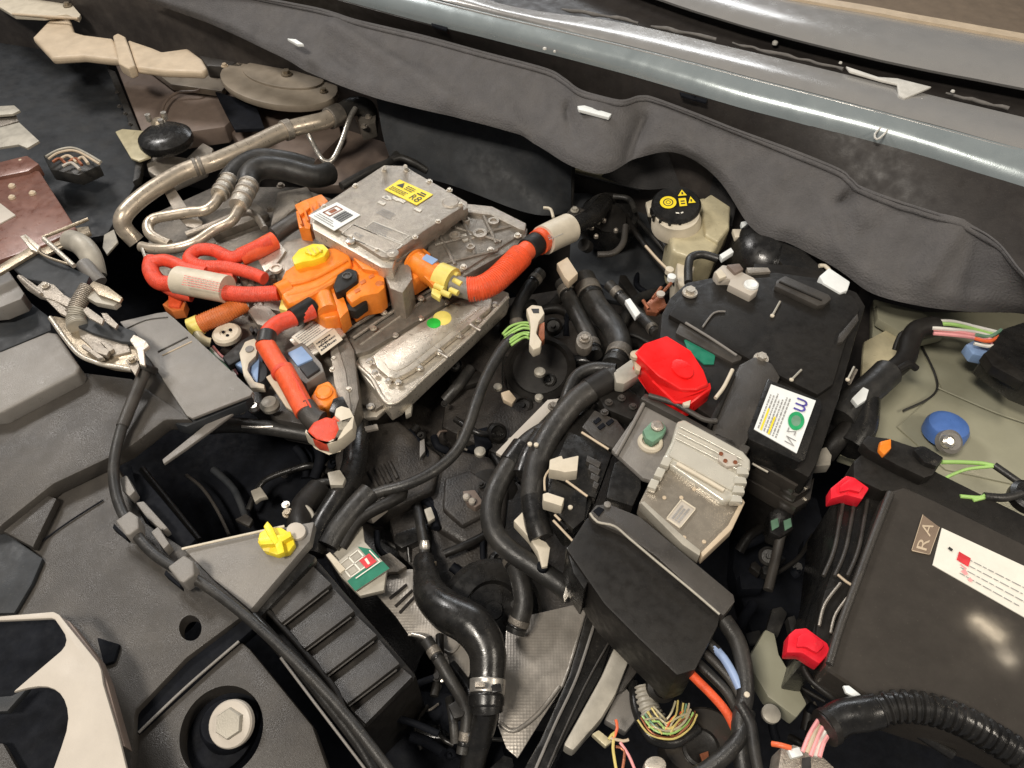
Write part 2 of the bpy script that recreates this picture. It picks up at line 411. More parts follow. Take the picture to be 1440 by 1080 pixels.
strip('top_face', ln((-60, -14, 22, 62, 106, 158, 212, 262), .165), ln((-98, -52, 4, 31, 69, 117, 165, 209), .168), 'beam_paint', bm_, bulge=.008)
strip('groove', ln((-58, -11, 25, 65, 109, 161, 215, 265), .160), ln((-60, -14, 21, 61, 105, 157, 211, 261), .162), 'beam_dark', bm_)
strip('front_face', ln((-30, 20, 56, 100, 150, 203, 265, 325), .125), ln((-58, -11, 24, 64, 108, 160, 214, 264), .163), 'beam_blue', bm_, bulge=.004)
strip('underside', ln((6, 52, 94, 156, 214, 300, 408, 520), .04), ln((-30, 20, 55, 99, 149, 202, 264, 324), .126), 'beam_dark', bm_)  # shade below the beam put into a dark colour
tube('rolled_edge', [(x, y - 4, .166) for x, y in zip(X, (-98, -52, 2, 24, 31, 81, 121, 157))][4:], 4, 'beam_paint', bm_, sides=10)
tube('rolled_edge', [(x, y, .166) for x, y in zip(X, (-58, -11, 24, 64, 107.5, 159.5, 213.5, 263))], 1.4, 'beam_paint', bm_, sides=8)
# sealer along the channel
rnd = random.Random(5)
EX = (700, 870, 1040, 1240, 1440); EY = (0, 29, 66, 113, 161)
def chan(x):
    k = max(0, min(3, sum(x > e for e in EX[1:]))); return EY[k] + (EY[k + 1] - EY[k]) * (x - EX[k]) / (EX[k + 1] - EX[k])
for x0, x1, z_ in ((790, 905, .161), (915, 1010, .161), (1030, 1190, .162), (1330, 1425, .158)):
    pl = []; x = x0
    while x < x1:
        pl.append((x, chan(x) - 3 + rnd.uniform(-1, 1), z_, rnd.uniform(1.6, 3.2) * (.4 if x - x0 < 10 else 1))); x += rnd.uniform(8, 16)
    tube('sealer_bead', pl, 3, 'sealer_grey', bm_, sides=9)
slab('sealer_tab', [(1190, 93), (1235, 108), (1262, 110), (1310, 122), (1272, 138), (1264, 134), (1262, 118), (1240, 113), (1195, 100)], .176, .004, 'sealer', bm_, bev=.001)
lathe('rivet', (1090, 60, .160), [(4, -2), (4, 1), (2, 3)], 'sealer', bm_, sides=12)
tube('paper_clip', [(1250, 180, .152), (1242, 190, .15), (1233, 196, .148), (1230, 189, .15), (1240, 178, .152)], 1.5, 'sealer', bm_, sides=6)
for x, y, r in ((766, 68, 3), (780, 72, 2), (1252, 135, 2.5), (1296, 140, 2), (1340, 128, 3), (1182, 88, 2.5)):
    lathe('sealer_spot', (x, y, .168 if y > 140 or x < 800 else .17), [(r, -1), (r * .8, 1), (r * .3, 1.6)], 'sealer', bm_, sides=9)
for x, y in ((620, 35), (970, 133), (985, 137)):
    slab('drain_slot', [(x - 14, y - 4), (x + 10, y + 2), (x + 8, y + 7), (x - 12, y + 1)], .128, .004, 'deep_black', bm_, bev=.0005)

# ================================================================ INSULATION BLANKET
bl = thing('insulation_blanket', 'grey moulded felt insulation blanket hanging along the firewall under the cowl', 'insulation')
top = [(230, -30, .10), (330, -10, .10), (445, 12, .10), (500, 29, .10), (600, 52, .10), (700, 79, .10), (770, 98, .10), (795, 112, .10), (820, 129, .10), (870, 142, .10), (900, 136, .10), (930, 142, .10), (1040, 184, .10), (1110, 210, .10), (1180, 238, .10), (1198, 252, .098), (1225, 270, .098), (1350, 312, .098), (1400, 338, .098), (1440, 385, .095), (1500, 440, .09)]
bot = [(205, 0, .03), (300, 34, .03), (400, 82, .025), (440, 104, .02), (530, 138, .02), (640, 165, .02), (720, 186, .015), (760, 206, .01), (805, 233, .01), (850, 244, .01), (895, 222, .025), (950, 214, .035), (1010, 250, .02), (1060, 322, -.01), (1110, 342, -.01), (1170, 372, -.01), (1232, 412, -.01), (1290, 428, -.01), (1360, 436, -.01), (1450, 440, .0), (1520, 470, .0)]
rows = [top]
for t, dz in ((.05, .0015), (.10, -.0015), (.35, .0), (.6, .003), (.82, .006), (.94, .003)):
    rows.append([(a[0] + (b[0] - a[0]) * t, a[1] + (b[1] - a[1]) * t, a[2] + (b[2] - a[2]) * t + dz) for a, b in zip(top, bot)])
rows.append(bot)
loft('sheet', rows, 'felt', bl, thick=.0035, nz=.0010, ns=9, sub=8, folds=[
    ((470, 40, .08), (640, 150, .03), .020, .018), ((455, 60, .07), (520, 118, .03), .012, -.012),
    ((700, 135, .05), (735, 190, .02), .014, .010), ((722, 130, .05), (760, 190, .02), .012, -.008),
    ((800, 150, .07), (812, 205, .03), .012, -.024), ((840, 170, .06), (850, 222, .02), .030, .020), ((905, 165, .075), (885, 215, .04), .015, -.022),
    ((930, 175, .07), (1010, 225, .04), .022, .012), ((1205, 272, .08), (1150, 292, .06), .010, -.022), ((1260, 300, .085), (1215, 330, .05), .012, -.008), ((1100, 240, .08), (1040, 280, .03), .02, .008), ((600, 90, .07), (690, 160, .03), .010, -.007), ((1196, 300, .07), (1120, 330, .02), .030, .010),
    ((1345, 312, .09), (1300, 390, .03), .016, .016), ((1385, 340, .08), (1370, 400, .03), .020, -.008), ((1240, 340, .06), (1225, 400, .0), .03, -.006), ((560, 70, .08), (590, 110, .05), .008, -.005), ((660, 100, .08), (665, 150, .03), .010, .006), ((990, 180, .085), (975, 205, .06), .008, -.006), ((1150, 250, .085), (1180, 350, .02), .010, .006), ((1290, 315, .08), (1270, 410, .0), .012, -.007), ((1400, 360, .08), (1330, 420, .02), .012, .007), ((320, 10, .08), (380, 60, .04), .012, -.006)])
tube('rim', [(x, y + 1, z + .002) for x, y, z in top], 1.6, 'felt', bl, sides=8)
slab('retaining_clip', [(812, 149), (822, 148), (860, 160), (856, 165), (814, 154)], .092, .006, 'paper_white', bl, bev=.0006)
slab('retaining_clip', [(404, 54), (416, 55), (427, 62), (418, 62)], .086, .006, 'paper_white', bl, bev=.0006)
# inner pocket visible below the arch
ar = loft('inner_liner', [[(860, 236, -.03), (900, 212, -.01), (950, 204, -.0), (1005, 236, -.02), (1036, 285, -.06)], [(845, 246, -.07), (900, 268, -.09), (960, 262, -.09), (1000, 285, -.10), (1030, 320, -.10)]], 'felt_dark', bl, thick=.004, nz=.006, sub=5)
# hanging rubber apron in the middle of the firewall
ap = loft('rubber_apron', [[(528, 130, -.05), (620, 150, -.05), (720, 182, -.05), (770, 210, -.055), (806, 232, -.06)], [(540, 195, -.12), (625, 215, -.12), (700, 240, -.13), (760, 262, -.14), (805, 272, -.14)], [(560, 240, -.18), (640, 262, -.18), (710, 290, -.18), (760, 300, -.19), (802, 292, -.19)]], 'navy_panel', None, thick=.005, nz=.01, ns=6, sub=5)
tag(ap, 'dark rubber apron hanging behind the silver power electronics box', 'rubber sheet')
tube('hem', [(806, 234, -.055), (805, 262, -.12), (802, 292, -.185)], 3, 'rubber', ap, sides=8)
sr = tag(slab('body_seam_rail', [(806, 226), (845, 235), (915, 258), (905, 262), (850, 248), (806, 238)], -.12, .01, 'yellow_cream', bev=.002), 'narrow beige metal rail showing under the blanket left of the brake fluid cap', 'body rail')
tube('seam', [(808, 244, -.118), (850, 255, -.118), (900, 268, -.118)], 2, 'rubber', sr, sides=7)

# ================================================================ TOP LEFT CORNER
def sl(name, pts, z, h, m, label, cat, group=None, **k): return tag(slab(name, pts, z, h, m, None, **k), label, cat, group)
wl = thing('wheel_arch_liner', 'blue-black wheel arch liner filling the upper left corner', 'liner')
slab('liner_panel', [(-260, -60), (110, -20), (150, 92), (185, 150), (205, 205), (190, 260), (150, 330), (60, 345), (-260, 400)], -.20, .02, 'navy_panel', wl, bev=.006)
slab('liner_rib', [(150, 95), (162, 100), (205, 205), (196, 250), (186, 255), (194, 205)], -.185, .02, 'rubber', wl, bev=.004)
for x, y in ((165, 130), (176, 160), (168, 150), (183, 175), (174, 185)): bolt(x, y, -.183, 3.2, wl, 'grey_dark')
tw = thing('strut_tower', 'taupe painted strut tower wall with pale oval top plate', 'body panel')
slab('tower_wall', [(160, 85), (225, 95), (292, 100), (340, 110), (345, 150), (316, 178), (260, 186), (205, 200)], -.19, .05, 'body_taupe', tw, bev=.006)
tube('wiring_tube', [(224, 172, -.17), (232, 145, -.17), (250, 130, -.17), (280, 126, -.17), (290, 100, -.17)], 2, 'body_taupe', tw, sides=7)
slab('top_plate', ell(392, 115, 84, 32, 32, 8), -.13, .02, 'tower_beige', tw, bev=.006)
slab('top_plate_dish', ell(398, 104, 58, 18, 32, 8), -.124, .008, 'tower_beige', tw, bev=.004)
bolt(403, 104, -.122, 8, tw, 'zinc_gold'); bolt(455, 128, -.128, 6, tw, 'zinc_gold'); bolt(316, 93, -.13, 5, tw, 'cream')
slab('tower_side', [(310, 120), (340, 140), (400, 150), (470, 142), (480, 190), (430, 240), (360, 230), (320, 180)], -.22, .04, 'body_taupe', tw, bev=.006)
slab('rear_panel', [(290, 50), (400, 60), (520, 120), (560, 200), (520, 260), (440, 260), (300, 180)], -.26, .03, 'body_taupe', tw, bev=.01)
slab('shelf_panel', [(205, 92), (300, 70), (350, 76), (330, 100), (312, 128), (240, 118)], -.165, .02, 'tower_beige', tw, bev=.006)
slab('dark_opening', [(302, 128), (335, 138), (360, 148), (372, 180), (330, 182), (318, 160)], -.17, .01, 'deep_black', tw, bev=.002)
sl('dark_headlight_shell', [(118, -10), (235, 0), (300, 40), (360, 75), (340, 95), (290, 92), (270, 65), (225, 60), (170, 45), (115, 40)], -.13, .06, 'grey_dark', 'dark shell behind the cream arm at the top left', 'housing', bev=.008)
arm = thing('support_bracket', 'cream plastic arm reaching across the upper left corner', 'bracket')
slab('arm_beam', [(45, 52), (68, 28), (84, 12), (96, 20), (104, 44), (118, 48), (158, 53), (162, 60), (172, 84), (150, 82), (116, 78), (72, 81), (60, 68)], -.06, .022, 'cream', arm, bev=.011, seg=4)
slab('collar', [(158, 50), (166, 46), (176, 51), (190, 92), (180, 96), (166, 88)], -.052, .030, 'cream', arm, bev=.006, seg=3)
slab('arm_tip', [(178, 54), (214, 66), (228, 72), (264, 67), (284, 82), (291, 95), (286, 101), (230, 99), (190, 94)], -.06, .022, 'cream', arm, bev=.011, seg=4)
wb = thing('white_bracket', 'white metal bracket in the extreme top left corner', 'bracket')
slab('plate', [(-30, -12), (86, -12), (113, 20), (110, 27), (94, 20), (60, 24), (20, 22), (-10, 4)], -.045, .01, 'cream_light', wb, bev=.002)
tube('folded_lip', [(18, 20, -.043), (60, 23, -.043), (110, 26, -.043)], 2, 'cream', wb, sides=8)
bolt(95, 8, -.043, 6, wb, 'zinc_gold')
mc = thing('strut_mount_cap', 'round black strut mount cap below the cream arm', 'cap')
lathe('cap_body', (236, 202, -.15), [(35, 0), (37, 5), (36, 12), (28, 18), (18, 20)], 'satin_black', mc)
lathe('cap_nut', (229, 188, -.15), [(10, 14), (10, 18), (6, 22)], 'zinc_gold', mc, sides=10)
for dx, dy in ((-14, -3), (8, -6), (4, 4)): lathe('stud', (230 + dx, 186 + dy, -.15), [(4, 14), (4, 24)], 'steel', mc, sides=8)
sl('mount_bracket', [(162, 185), (172, 181), (205, 184), (198, 198), (212, 220), (195, 226), (184, 222)], -.17, .006, 'yellow_cream', 'small cream plate left of the round black cap', 'bracket', bev=.002)
mf = sl('suspension_bracket', [(205, 228), (222, 215), (262, 222), (285, 200), (300, 208), (290, 240), (240, 262), (208, 240)], -.19, .02, 'cast_alu', 'grey cast foot under the round black cap', 'bracket', bev=.005)
br = thing('slatted_bracket', 'grey two-bar bracket at the left edge above the brown plate', 'bracket')
slab('bar', [(-20, 150), (20, 148), (28, 155), (18, 160), (-20, 163)], -.05, .006, 'post', br, bev=.001)
slab('bar', [(-20, 164), (22, 161), (26, 170), (-20, 184)], -.062, .006, 'cast_dark', br, bev=.001)
slab('bar', [(-20, 184), (27, 172), (55, 198), (38, 208), (26, 203), (-20, 210)], -.055, .006, 'post', br, bev=.001)
bp = thing('brown_control_box', 'reddish brown metal box with rivets at the left edge', 'control box')
slab('lid', [(-20, 250), (40, 238), (55, 240), (108, 322), (60, 345), (-20, 372)], -.045, .03, 'brown_plate', bp, bev=.004)
slab('raised_ledge', [(-20, 232), (38, 218), (55, 230), (40, 240), (-20, 252)], -.038, .03, 'brown_plate', bp, bev=.004)
slab('tab', [(-20, 285), (0, 285), (22, 302), (0, 314), (-20, 314)], -.042, .006, 'bracket_beige', bp, bev=.002)
for x, y in ((17, 262), (17, 278), (30, 228), (46, 272)): lathe('rivet', (x, y, -.044), [(5, -1), (4.5, 2), (2, 4)], 'cream', bp, sides=12)
slab('edge_lip', [(55, 345), (108, 320), (124, 318), (128, 328), (60, 360)], -.05, .006, 'zinc_gold', bp, bev=.001)
wc = thing('bare_wire_connector', 'cluster of cream and copper wires above the brown box', 'connector')
wirebundle(wc, [(66, 222), (84, 212), (108, 210), (142, 228)], -.10, ['post', 'cream'], 1.8, 4)
for x, y, l, m_ in ((84, 226, 10, 'copper'), (96, 222, 12, 'cream'), (106, 226, 9, 'copper'), (100, 232, 12, 'bracket_beige'), (116, 224, 8, 'cream')): tube('terminal', [(x - l, y + 2, -.10), (x, y - 3, -.098), (x + l, y + 6, -.10)], 2.2, m_, wc, sides=7)
slab('shell', [(60, 218), (90, 206), (130, 214), (140, 232), (110, 246), (70, 238)], -.125, .03, 'rubber', wc, bev=.004)
lathe('void_filler', (146, 296, -.34), [(30, -20), (34, 0), (34, 30), (28, 36), (22, 34)], 'deep_black', None, sides=32)  # round filler added where there is only a dark void
tag(bpy.data.objects['void_filler'], 'black round filler added in the dark void left of the bent alloy pipe', 'filler')
ho = thing('dusty_hose_elbow', 'dusty brown hose elbow between the brown box and the latch', 'hose')
tube('elbow', [(100, 338, -.05), (115, 345, -.04), (128, 362, -.05), (134, 388, -.07)], 15, 'post', ho)
tube('spigot', [(118, 372, -.045), (128, 384, -.05), (140, 398, -.06)], 11, 'grey_sheen_plastic', ho)
sl('small_green_tag', [(146, 330), (160, 322), (166, 340), (150, 358), (144, 348)], -.12, .005, 'post', 'small dull tag hanging in the dark gap left of the bent alloy pipe', 'tag')

# ================================================================ ALLOY PIPES
G = 'alloy refrigerant pipes'
p1 = thing('refrigerant_pipe', 'thickest dull alloy pipe arching over the left side of the bay', 'pipe', G)
pp = [(478, 160, -.09), (455, 170, -.085), (438, 174, -.08), (400, 184, -.075), (352, 206, -.07), (300, 228, -.065), (262, 240, -.065), (222, 262, -.065), (192, 284, -.07), (174, 304, -.08), (174, 320, -.10), (192, 340, -.13)]
tube('pipe', pp, 12, 'alu_pipe', p1, sides=20)
band('clip_ring', pp, .22, .245, 12, 'cast_alu', p1, bulge=1.2)
band('crimp', pp, .58, .592, 12, 'cast_dark', p1, bulge=1.12); band('crimp', pp, .60, .612, 12, 'cast_dark', p1, bulge=1.12)
band('end_collar', pp, 0, .06, 12, 'cast_dark', p1, bulge=1.25)
slab('pipe_stay', [(228, 264), (244, 262), (262, 290), (285, 312), (282, 322), (262, 318), (246, 300)], -.085, .004, 'cast_alu', p1, bev=.001)
p2 = thing('thin_steel_pipe', 'thin bright V-shaped pipe hanging below the thickest alloy pipe', 'pipe')
tube('pipe', [(500, 152, -.08), (492, 166, -.09), (480, 200, -.12), (468, 224, -.14), (458, 227, -.14), (450, 220, -.13), (438, 198, -.11), (431, 184, -.09)], 3.6, 'steel', p2)
for i in range(4): tube('fin', [(450 + i * 6, 232, -.15), (452 + i * 6, 252, -.15)], 1.8, 'steel', p2, sides=6)
p3 = thing('refrigerant_pipe', 'upper thin alloy pipe with crimped ferrule, bent into a hook', 'pipe', G)
q3 = [(322, 258, -.06), (312, 270, -.06), (302, 286, -.062), (288, 296, -.066), (268, 298, -.07), (238, 303, -.075), (216, 308, -.08), (208, 318, -.085), (214, 332, -.09), (238, 344, -.10)]
tube('pipe', q3, 7.5, 'alu_pipe', p3)
fer = [(324, 252, -.058), (308, 274, -.058)]
tube('ferrule', fer, 12, 'alu_plate', p3, sides=20); [band('crimp', fer, a, a + .1, 12, 'cast_alu', p3, bulge=1.12) for a in (.1, .4, .7)]
p4 = thing('refrigerant_pipe', 'lower thin alloy pipe with crimped ferrule, ending at the orange cables', 'pipe', G)
q4 = [(344, 278, -.04), (334, 298, -.042), (324, 312, -.045), (300, 324, -.05), (272, 342, -.055), (240, 350, -.06), (214, 350, -.065), (199, 347, -.07)]
tube('pipe', q4, 7.5, 'alu_pipe', p4)
fer = [(351, 258, -.036), (335, 290, -.038)]
tube('ferrule', fer, 13, 'alu_plate', p4, sides=20); [band('crimp', fer, a, a + .1, 13, 'cast_alu', p4, bulge=1.12) for a in (.1, .35, .6)]
tube('locking_wire', [(200, 350, -.06), (206, 366, -.058), (212, 374, -.06)], 2.2, 'alu_plate', p4, sides=6)
p5 = tag(tube('steel_loop', [(262, 330, -.09), (300, 316, -.085), (340, 300, -.085), (358, 302, -.085), (372, 322, -.085)], 5, 'cast_alu'), 'small alloy loop pipe right of the crimped ferrules', 'pipe')
GH = 'black refrigerant hoses'
for nm, pts, r, lab in (('h', [(320, 256, -.065), (338, 236, -.06), (365, 224, -.06), (405, 228, -.07), (440, 238, -.09)], 15, 'rear black hose running from the upper ferrule'),
                        ('h', [(348, 262, -.045), (352, 246, -.04), (368, 236, -.04), (400, 238, -.05), (440, 248, -.07), (462, 244, -.09)], 16, 'front black hose running from the lower ferrule')):
    tag(tube('refrigerant_hose', pts, r, 'rubber', sides=18), lab, 'hose', GH)
tag(tube('short_black_hose', [(478, 160, -.09), (496, 150, -.09), (515, 152, -.10), (520, 170, -.13)], 13, 'rubber'), 'black rubber end on the thickest alloy pipe near the firewall', 'hose')
vb = thing('expansion_valve', 'small dark valve block where the alloy pipes meet the firewall', 'valve')
slab('block', [(495, 145), (515, 138), (530, 150), (528, 172), (508, 178)], -.11, .04, 'cast_dark', vb, bev=.003)
for x, y in ((505, 150), (518, 165), (512, 178)): bolt(x, y, -.108, 5, vb, 'cast_alu')
tag(tube('condensate_hose', [(540, 232, -.13), (560, 222, -.13), (580, 228, -.14), (600, 240, -.16)], 5, 'rubber'), 'thin black hose looping behind the silver box', 'hose')
tag(tube('shadowed_hose', [(480, 262, -.12), (520, 240, -.12), (548, 228, -.13), (560, 215, -.15)], 6, 'rubber'), 'thin dark hose behind the left corner of the silver box', 'hose')
# dark filler under the pipes
fg = thing('hose_support', 'dark cast support under the black refrigerant hoses', 'bracket')
slab('support_plate', [(215, 300), (300, 262), (420, 262), (470, 280), (430, 330), (380, 400), (260, 400), (200, 380)], -.17, .03, 'cast_dark', fg, bev=.006)
slab('support_rib', [(275, 300), (360, 285), (378, 300), (300, 330)], -.15, .02, 'cast_dark', fg, bev=.003)
slab('support_rib', [(390, 270), (432, 262), (440, 275), (405, 300), (392, 330), (380, 320)], -.14, .02, 'cast_alu', fg, bev=.003)
for x, y in ((380, 295), (300, 345), (420, 285), (395, 262)): bolt(x, y, -.14, 6, fg, 'cast_alu')
# ================================================================ POWER ELECTRONICS
pe = thing('power_electronics_box', 'silver cast power electronics box with white and yellow stickers on its lid', 'inverter')
# lower housing body (big casting)
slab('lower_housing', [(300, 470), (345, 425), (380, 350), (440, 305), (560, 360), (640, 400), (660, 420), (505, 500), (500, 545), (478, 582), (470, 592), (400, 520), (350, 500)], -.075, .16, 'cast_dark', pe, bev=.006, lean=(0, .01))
slab('lid', [(440, 300), (456, 286), (540, 237), (566, 238), (648, 282), (652, 290), (600, 322), (545, 362), (536, 361)], .035, .022, 'cast_alu', pe, bev=.003)
slab('lid_rim', [(437, 303), (446, 300), (541, 352), (558, 357), (552, 377), (536, 376), (440, 322)], .0265, .026, 'alu_plate', pe, bev=.003)  # warm light on the front edge put into a lighter metal
slab('lid_flange', [(436, 300), (540, 232), (568, 233), (657, 284), (658, 292), (604, 330), (556, 372), (534, 370), (436, 314)], .014, .018, 'cast_alu', pe, bev=.002)
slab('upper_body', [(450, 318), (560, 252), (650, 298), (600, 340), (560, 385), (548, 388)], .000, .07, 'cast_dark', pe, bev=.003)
slab('corner_post', [(535, 372), (560, 352), (575, 356), (580, 392), (566, 412), (548, 405)], .005, .09, 'cast_alu', pe, bev=.004)
lathe('lid_boss', (552, 357, .034), [(9, -4), (9, 2), (7, 3)], 'cast_alu', pe)
for x, y in ((456, 291), (500, 262), (540, 240), (572, 240), (604, 256), (632, 268), (648, 288), (616, 312), (584, 334), (552, 358), (530, 352), (494, 334)):
    bolt(x, y, .0345, 4.6, pe, 'alu_plate')
for x, y in ((541, 236), (570, 234)): tube('lifting_stud', [(x, y, .035), (x, y, .052)], 3, 'steel', pe, sides=10)
lathe('lid_plug', (634, 286, .034), [(13, -2), (13, 1), (10, 3), (6, 3)], 'cast_alu', pe)
lathe('lid_plug', (493, 338, .0335), [(7, -2), (7, 1), (5, 2)], 'steel', pe)
# lid embossing
q = pts3([(488, 326), (543, 352), (590, 316), (532, 292)], .035)
f = quadmap(pts3([(478, 330), (548, 360), (600, 318), (528, 290)], .035))
for k, (u0, v0, u1, v1) in enumerate(((.0, .02, .98, .34), (.22, .38, .92, .60))):
    pr = [[(u0, v0), (u1, v0), (u1, v0 + .025), (u0, v0 + .025)], [(u0, v1), (u1, v1), (u1, v1 + .025), (u0, v1 + .025)], [(u0, v0), (u0 + .015, v0), (u0 + .015, v1), (u0, v1)], [(u1, v0), (u1 + .015, v0), (u1 + .015, v1 + .025), (u1, v1 + .025)]]
    shape_on('embossed_frame', pts3([(478, 330), (548, 360), (600, 318), (528, 290)], .035), pr, 'alu_plate', pe, .0008)
lines_on(pts3([(510, 322), (545, 338), (562, 326), (526, 310)], .035), pe, 5, 'ink_grey', seed=5, name='embossed_print')
lines_on(pts3([(524, 300), (552, 313), (566, 304), (538, 291)], .035), pe, 4, 'ink_grey', seed=6, name='embossed_print')
text_on('CE', pts3([(494, 330), (508, 337), (515, 332), (500, 325)], .035), 'ink_grey', pe, name='embossed_print')
rr = random.Random(4)
for i in range(7):
    x = 530 + rr.random() * 60; y = 272 + rr.random() * 24
    slab('embossed_mark', [(x, y), (x + 9, y + 4), (x + 5, y + 7), (x - 4, y + 3)], .0362, .002, 'alu_plate', pe, bev=0)
# stickers
q = pts3([(434, 304), (470, 325), (507, 303), (474, 285)], .0358)
s_ = sticker('white_sticker', q, 'paper_white', pe, th=.001)
lines_on(q, s_, 3, 'ink_grey', .12, .88, .06, .30, seed=2, h=.0022)
f2 = [[(.52 + i * .045, .38), (.52 + i * .045 + .022 * (1 + i % 2 * .5), .38), (.52 + i * .045 + .022 * (1 + i % 2 * .5), .85), (.52 + i * .045, .85)] for i in range(8)]
shape_on('print', q, f2, 'ink', s_, .0022)
shape_on('print', q, [[(.14, .36), (.44, .36), (.44, .40), (.14, .40)], [(.14, .82), (.44, .82), (.44, .86), (.14, .86)], [(.14, .36), (.18, .36), (.18, .86), (.14, .86)], [(.40, .36), (.44, .36), (.44, .86), (.40, .86)], [(.22, .5), (.36, .5), (.36, .72), (.22, .72)]], 'copper', s_, .0022)
q = pts3([(541, 267), (586, 289), (609, 274), (562, 253)], .0358)
s_ = sticker('yellow_sticker', q, 'yellow', pe, th=.0008)
lines_on(q, s_, 3, 'ink', .34, .62, .5, .86, seed=12, h=.002); lines_on(q, s_, 3, 'ink', .06, .56, .12, .42, seed=14, h=.002)
shape_on('print', q, [[(.10, .55), (.30, .55), (.20, .9)]], 'ink', s_, .002)
text_on('R', q, 'ink', s_, .68, .80, .14, .52, h=.002, name='print'); text_on('8', q, 'ink', s_, .82, .94, .12, .52, h=.002, name='print')
shape_on('print', q, [[(.70, .60), (.92, .60), (.92, .68), (.70, .68)], [(.74, .74), (.90, .74), (.90, .82), (.74, .82)]], 'ink', s_, .002)
# right-hand lower casting with webs
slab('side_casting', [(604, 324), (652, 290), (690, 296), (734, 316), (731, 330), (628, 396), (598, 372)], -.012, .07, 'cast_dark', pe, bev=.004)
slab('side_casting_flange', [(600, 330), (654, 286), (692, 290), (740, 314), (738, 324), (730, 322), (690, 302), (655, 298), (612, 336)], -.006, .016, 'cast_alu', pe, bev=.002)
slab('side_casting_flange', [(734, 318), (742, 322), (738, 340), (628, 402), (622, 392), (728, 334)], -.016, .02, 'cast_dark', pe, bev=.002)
for a, b in (((618, 330), (640, 372)), ((650, 305), (668, 358)), ((680, 302), (698, 342)), ((612, 345), (720, 318)), ((626, 370), (700, 352)), ((632, 318), (705, 340))):
    tube('web', [(a[0], a[1], -.011), (b[0], b[1], -.011)], 2.6, 'cast_dark', pe, sides=6)
for x, y, r in ((640, 334, 8), (675, 331, 10), (694, 314, 8), (662, 350, 6), (655, 312, 6)): lathe('casting_boss', (x, y, -.012), [(r, -2), (r, 5), (r * .6, 5), (r * .55, 3)], 'cast_alu', pe, sides=18)
slab('casting_pad', [(645, 330), (662, 326), (668, 334), (652, 340)], -.010, .012, 'alu_plate', pe, bev=.001)
for x, y in ((660, 293), (694, 300), (730, 318), (728, 332), (690, 352), (652, 376)): bolt(x, y, -.012, 5.5, pe, 'alu_plate')
# stepped ledges on lower housing
slab('housing_step', [(485, 470), (600, 398), (640, 404), (648, 414), (520, 492), (500, 498), (490, 490)], -.06, .03, 'cast_dark', pe, bev=.003)
for d, z in ((0, -.052), (10, -.056), (20, -.060)):
    tube('housing_ridge', [(486 + d, 466 + d, z), (560 + d * .8, 420 + d * .8, z), (612 + d * .6, 396 + d * .5, z)], 2.6, 'cast_alu', pe, sides=7)
slab('housing_pillar', [(466, 468), (482, 462), (498, 492), (505, 560), (498, 584), (486, 580), (476, 530)], -.05, .06, 'cast_dark', pe, bev=.004)
slab('housing_pillar_face', [(462, 476), (470, 470), (486, 520), (494, 575), (482, 584), (470, 540)], -.047, .06, 'cast_alu', pe, bev=.003)
slab('housing_shelf', [(355, 428), (400, 380), (500, 420), (560, 400), (590, 412), (500, 460), (440, 450)], -.062, .03, 'cast_alu', pe, bev=.004)
slab('rounded_cover', [(384, 372), (386, 352), (400, 338), (425, 332), (450, 334), (470, 345), (460, 372), (420, 392), (396, 392)], -.035, .05, 'cast_alu', pe, bev=.008, seg=3)
slab('small_bracket', [(360, 360), (392, 340), (402, 352), (388, 372), (372, 382)], -.03, .006, 'alu_plate', pe, bev=.001)
lathe('port', (388, 378, -.03), [(9, -2), (9, 2), (6, 2), (5, 0)], 'alu_plate', pe, sides=20)
for x, y in ((372, 366), (470, 505), (525, 462), (540, 440), (592, 420), (468, 520), (490, 548), (345, 440), (368, 448), (352, 404), (332, 420)): bolt(x, y, -.05, 5, pe, 'alu_plate')
rr = random.Random(9)
for i in range(14):
    x = 330 + rr.random() * 60; y = 390 + rr.random() * 55
    lathe('casting_boss', (x, y, -.06), [(5 + rr.random() * 4, -3), (5, 3 + rr.random() * 3), (2, 4)], 'cast_alu', pe, sides=12)
slab('white_rating_label', [(407, 478), (440, 448), (476, 458), (486, 470), (440, 500), (432, 504)], -.040, .004, 'alu_plate', pe, bev=.001)
q = pts3([(428, 490), (468, 462), (446, 448), (410, 474)], -.0385)
s_ = sticker('white_sticker', q, 'paper', pe); lines_on(q, s_, 6, 'ink_grey', seed=21)
q = pts3([(452, 500), (482, 478), (470, 462), (440, 482)], -.0385)
s_ = sticker('white_sticker', q, 'cream_light', pe, lift=.0006); lines_on(q, s_, 3, 'ink', seed=22); text_on('CE', q, 'ink', s_, .2, .5, .3, .7)
# silver side cover
sc_ = thing('silver_side_cover', 'oblong silver cover plate with a green dot, bolted to the right side of the casting', 'cover')
slab('tray', [(498, 512), (505, 500), (640, 418), (700, 405), (716, 412), (712, 424), (562, 566), (548, 574)], -.070, .035, 'alu_plate', sc_, bev=.003)
tube('tray_rim', [(500, 512, -.066), (522, 532, -.066), (550, 568, -.066), (600, 528, -.066), (660, 474, -.066), (714, 418, -.066)], 3.2, 'alu_plate', sc_, sides=10)
slab('cover_plate', [(524, 500), (536, 490), (632, 428), (672, 414), (692, 420), (690, 432), (580, 520), (558, 532), (546, 530), (530, 516)], -.056, .012, 'alu_plate', sc_, bev=.003)
slab('cover_inset', [(536, 500), (640, 432), (672, 424), (680, 430), (574, 514), (558, 522), (546, 518)], -.0545, .004, 'alu_plate', sc_, bev=.002)
for x, y in ((520, 508), (527, 524), (546, 536), (560, 538), (590, 518), (618, 496), (646, 472), (672, 450), (696, 428), (694, 412), (660, 414), (628, 426), (592, 448), (556, 472)): bolt(x, y, -.062, 5, sc_, 'steel')
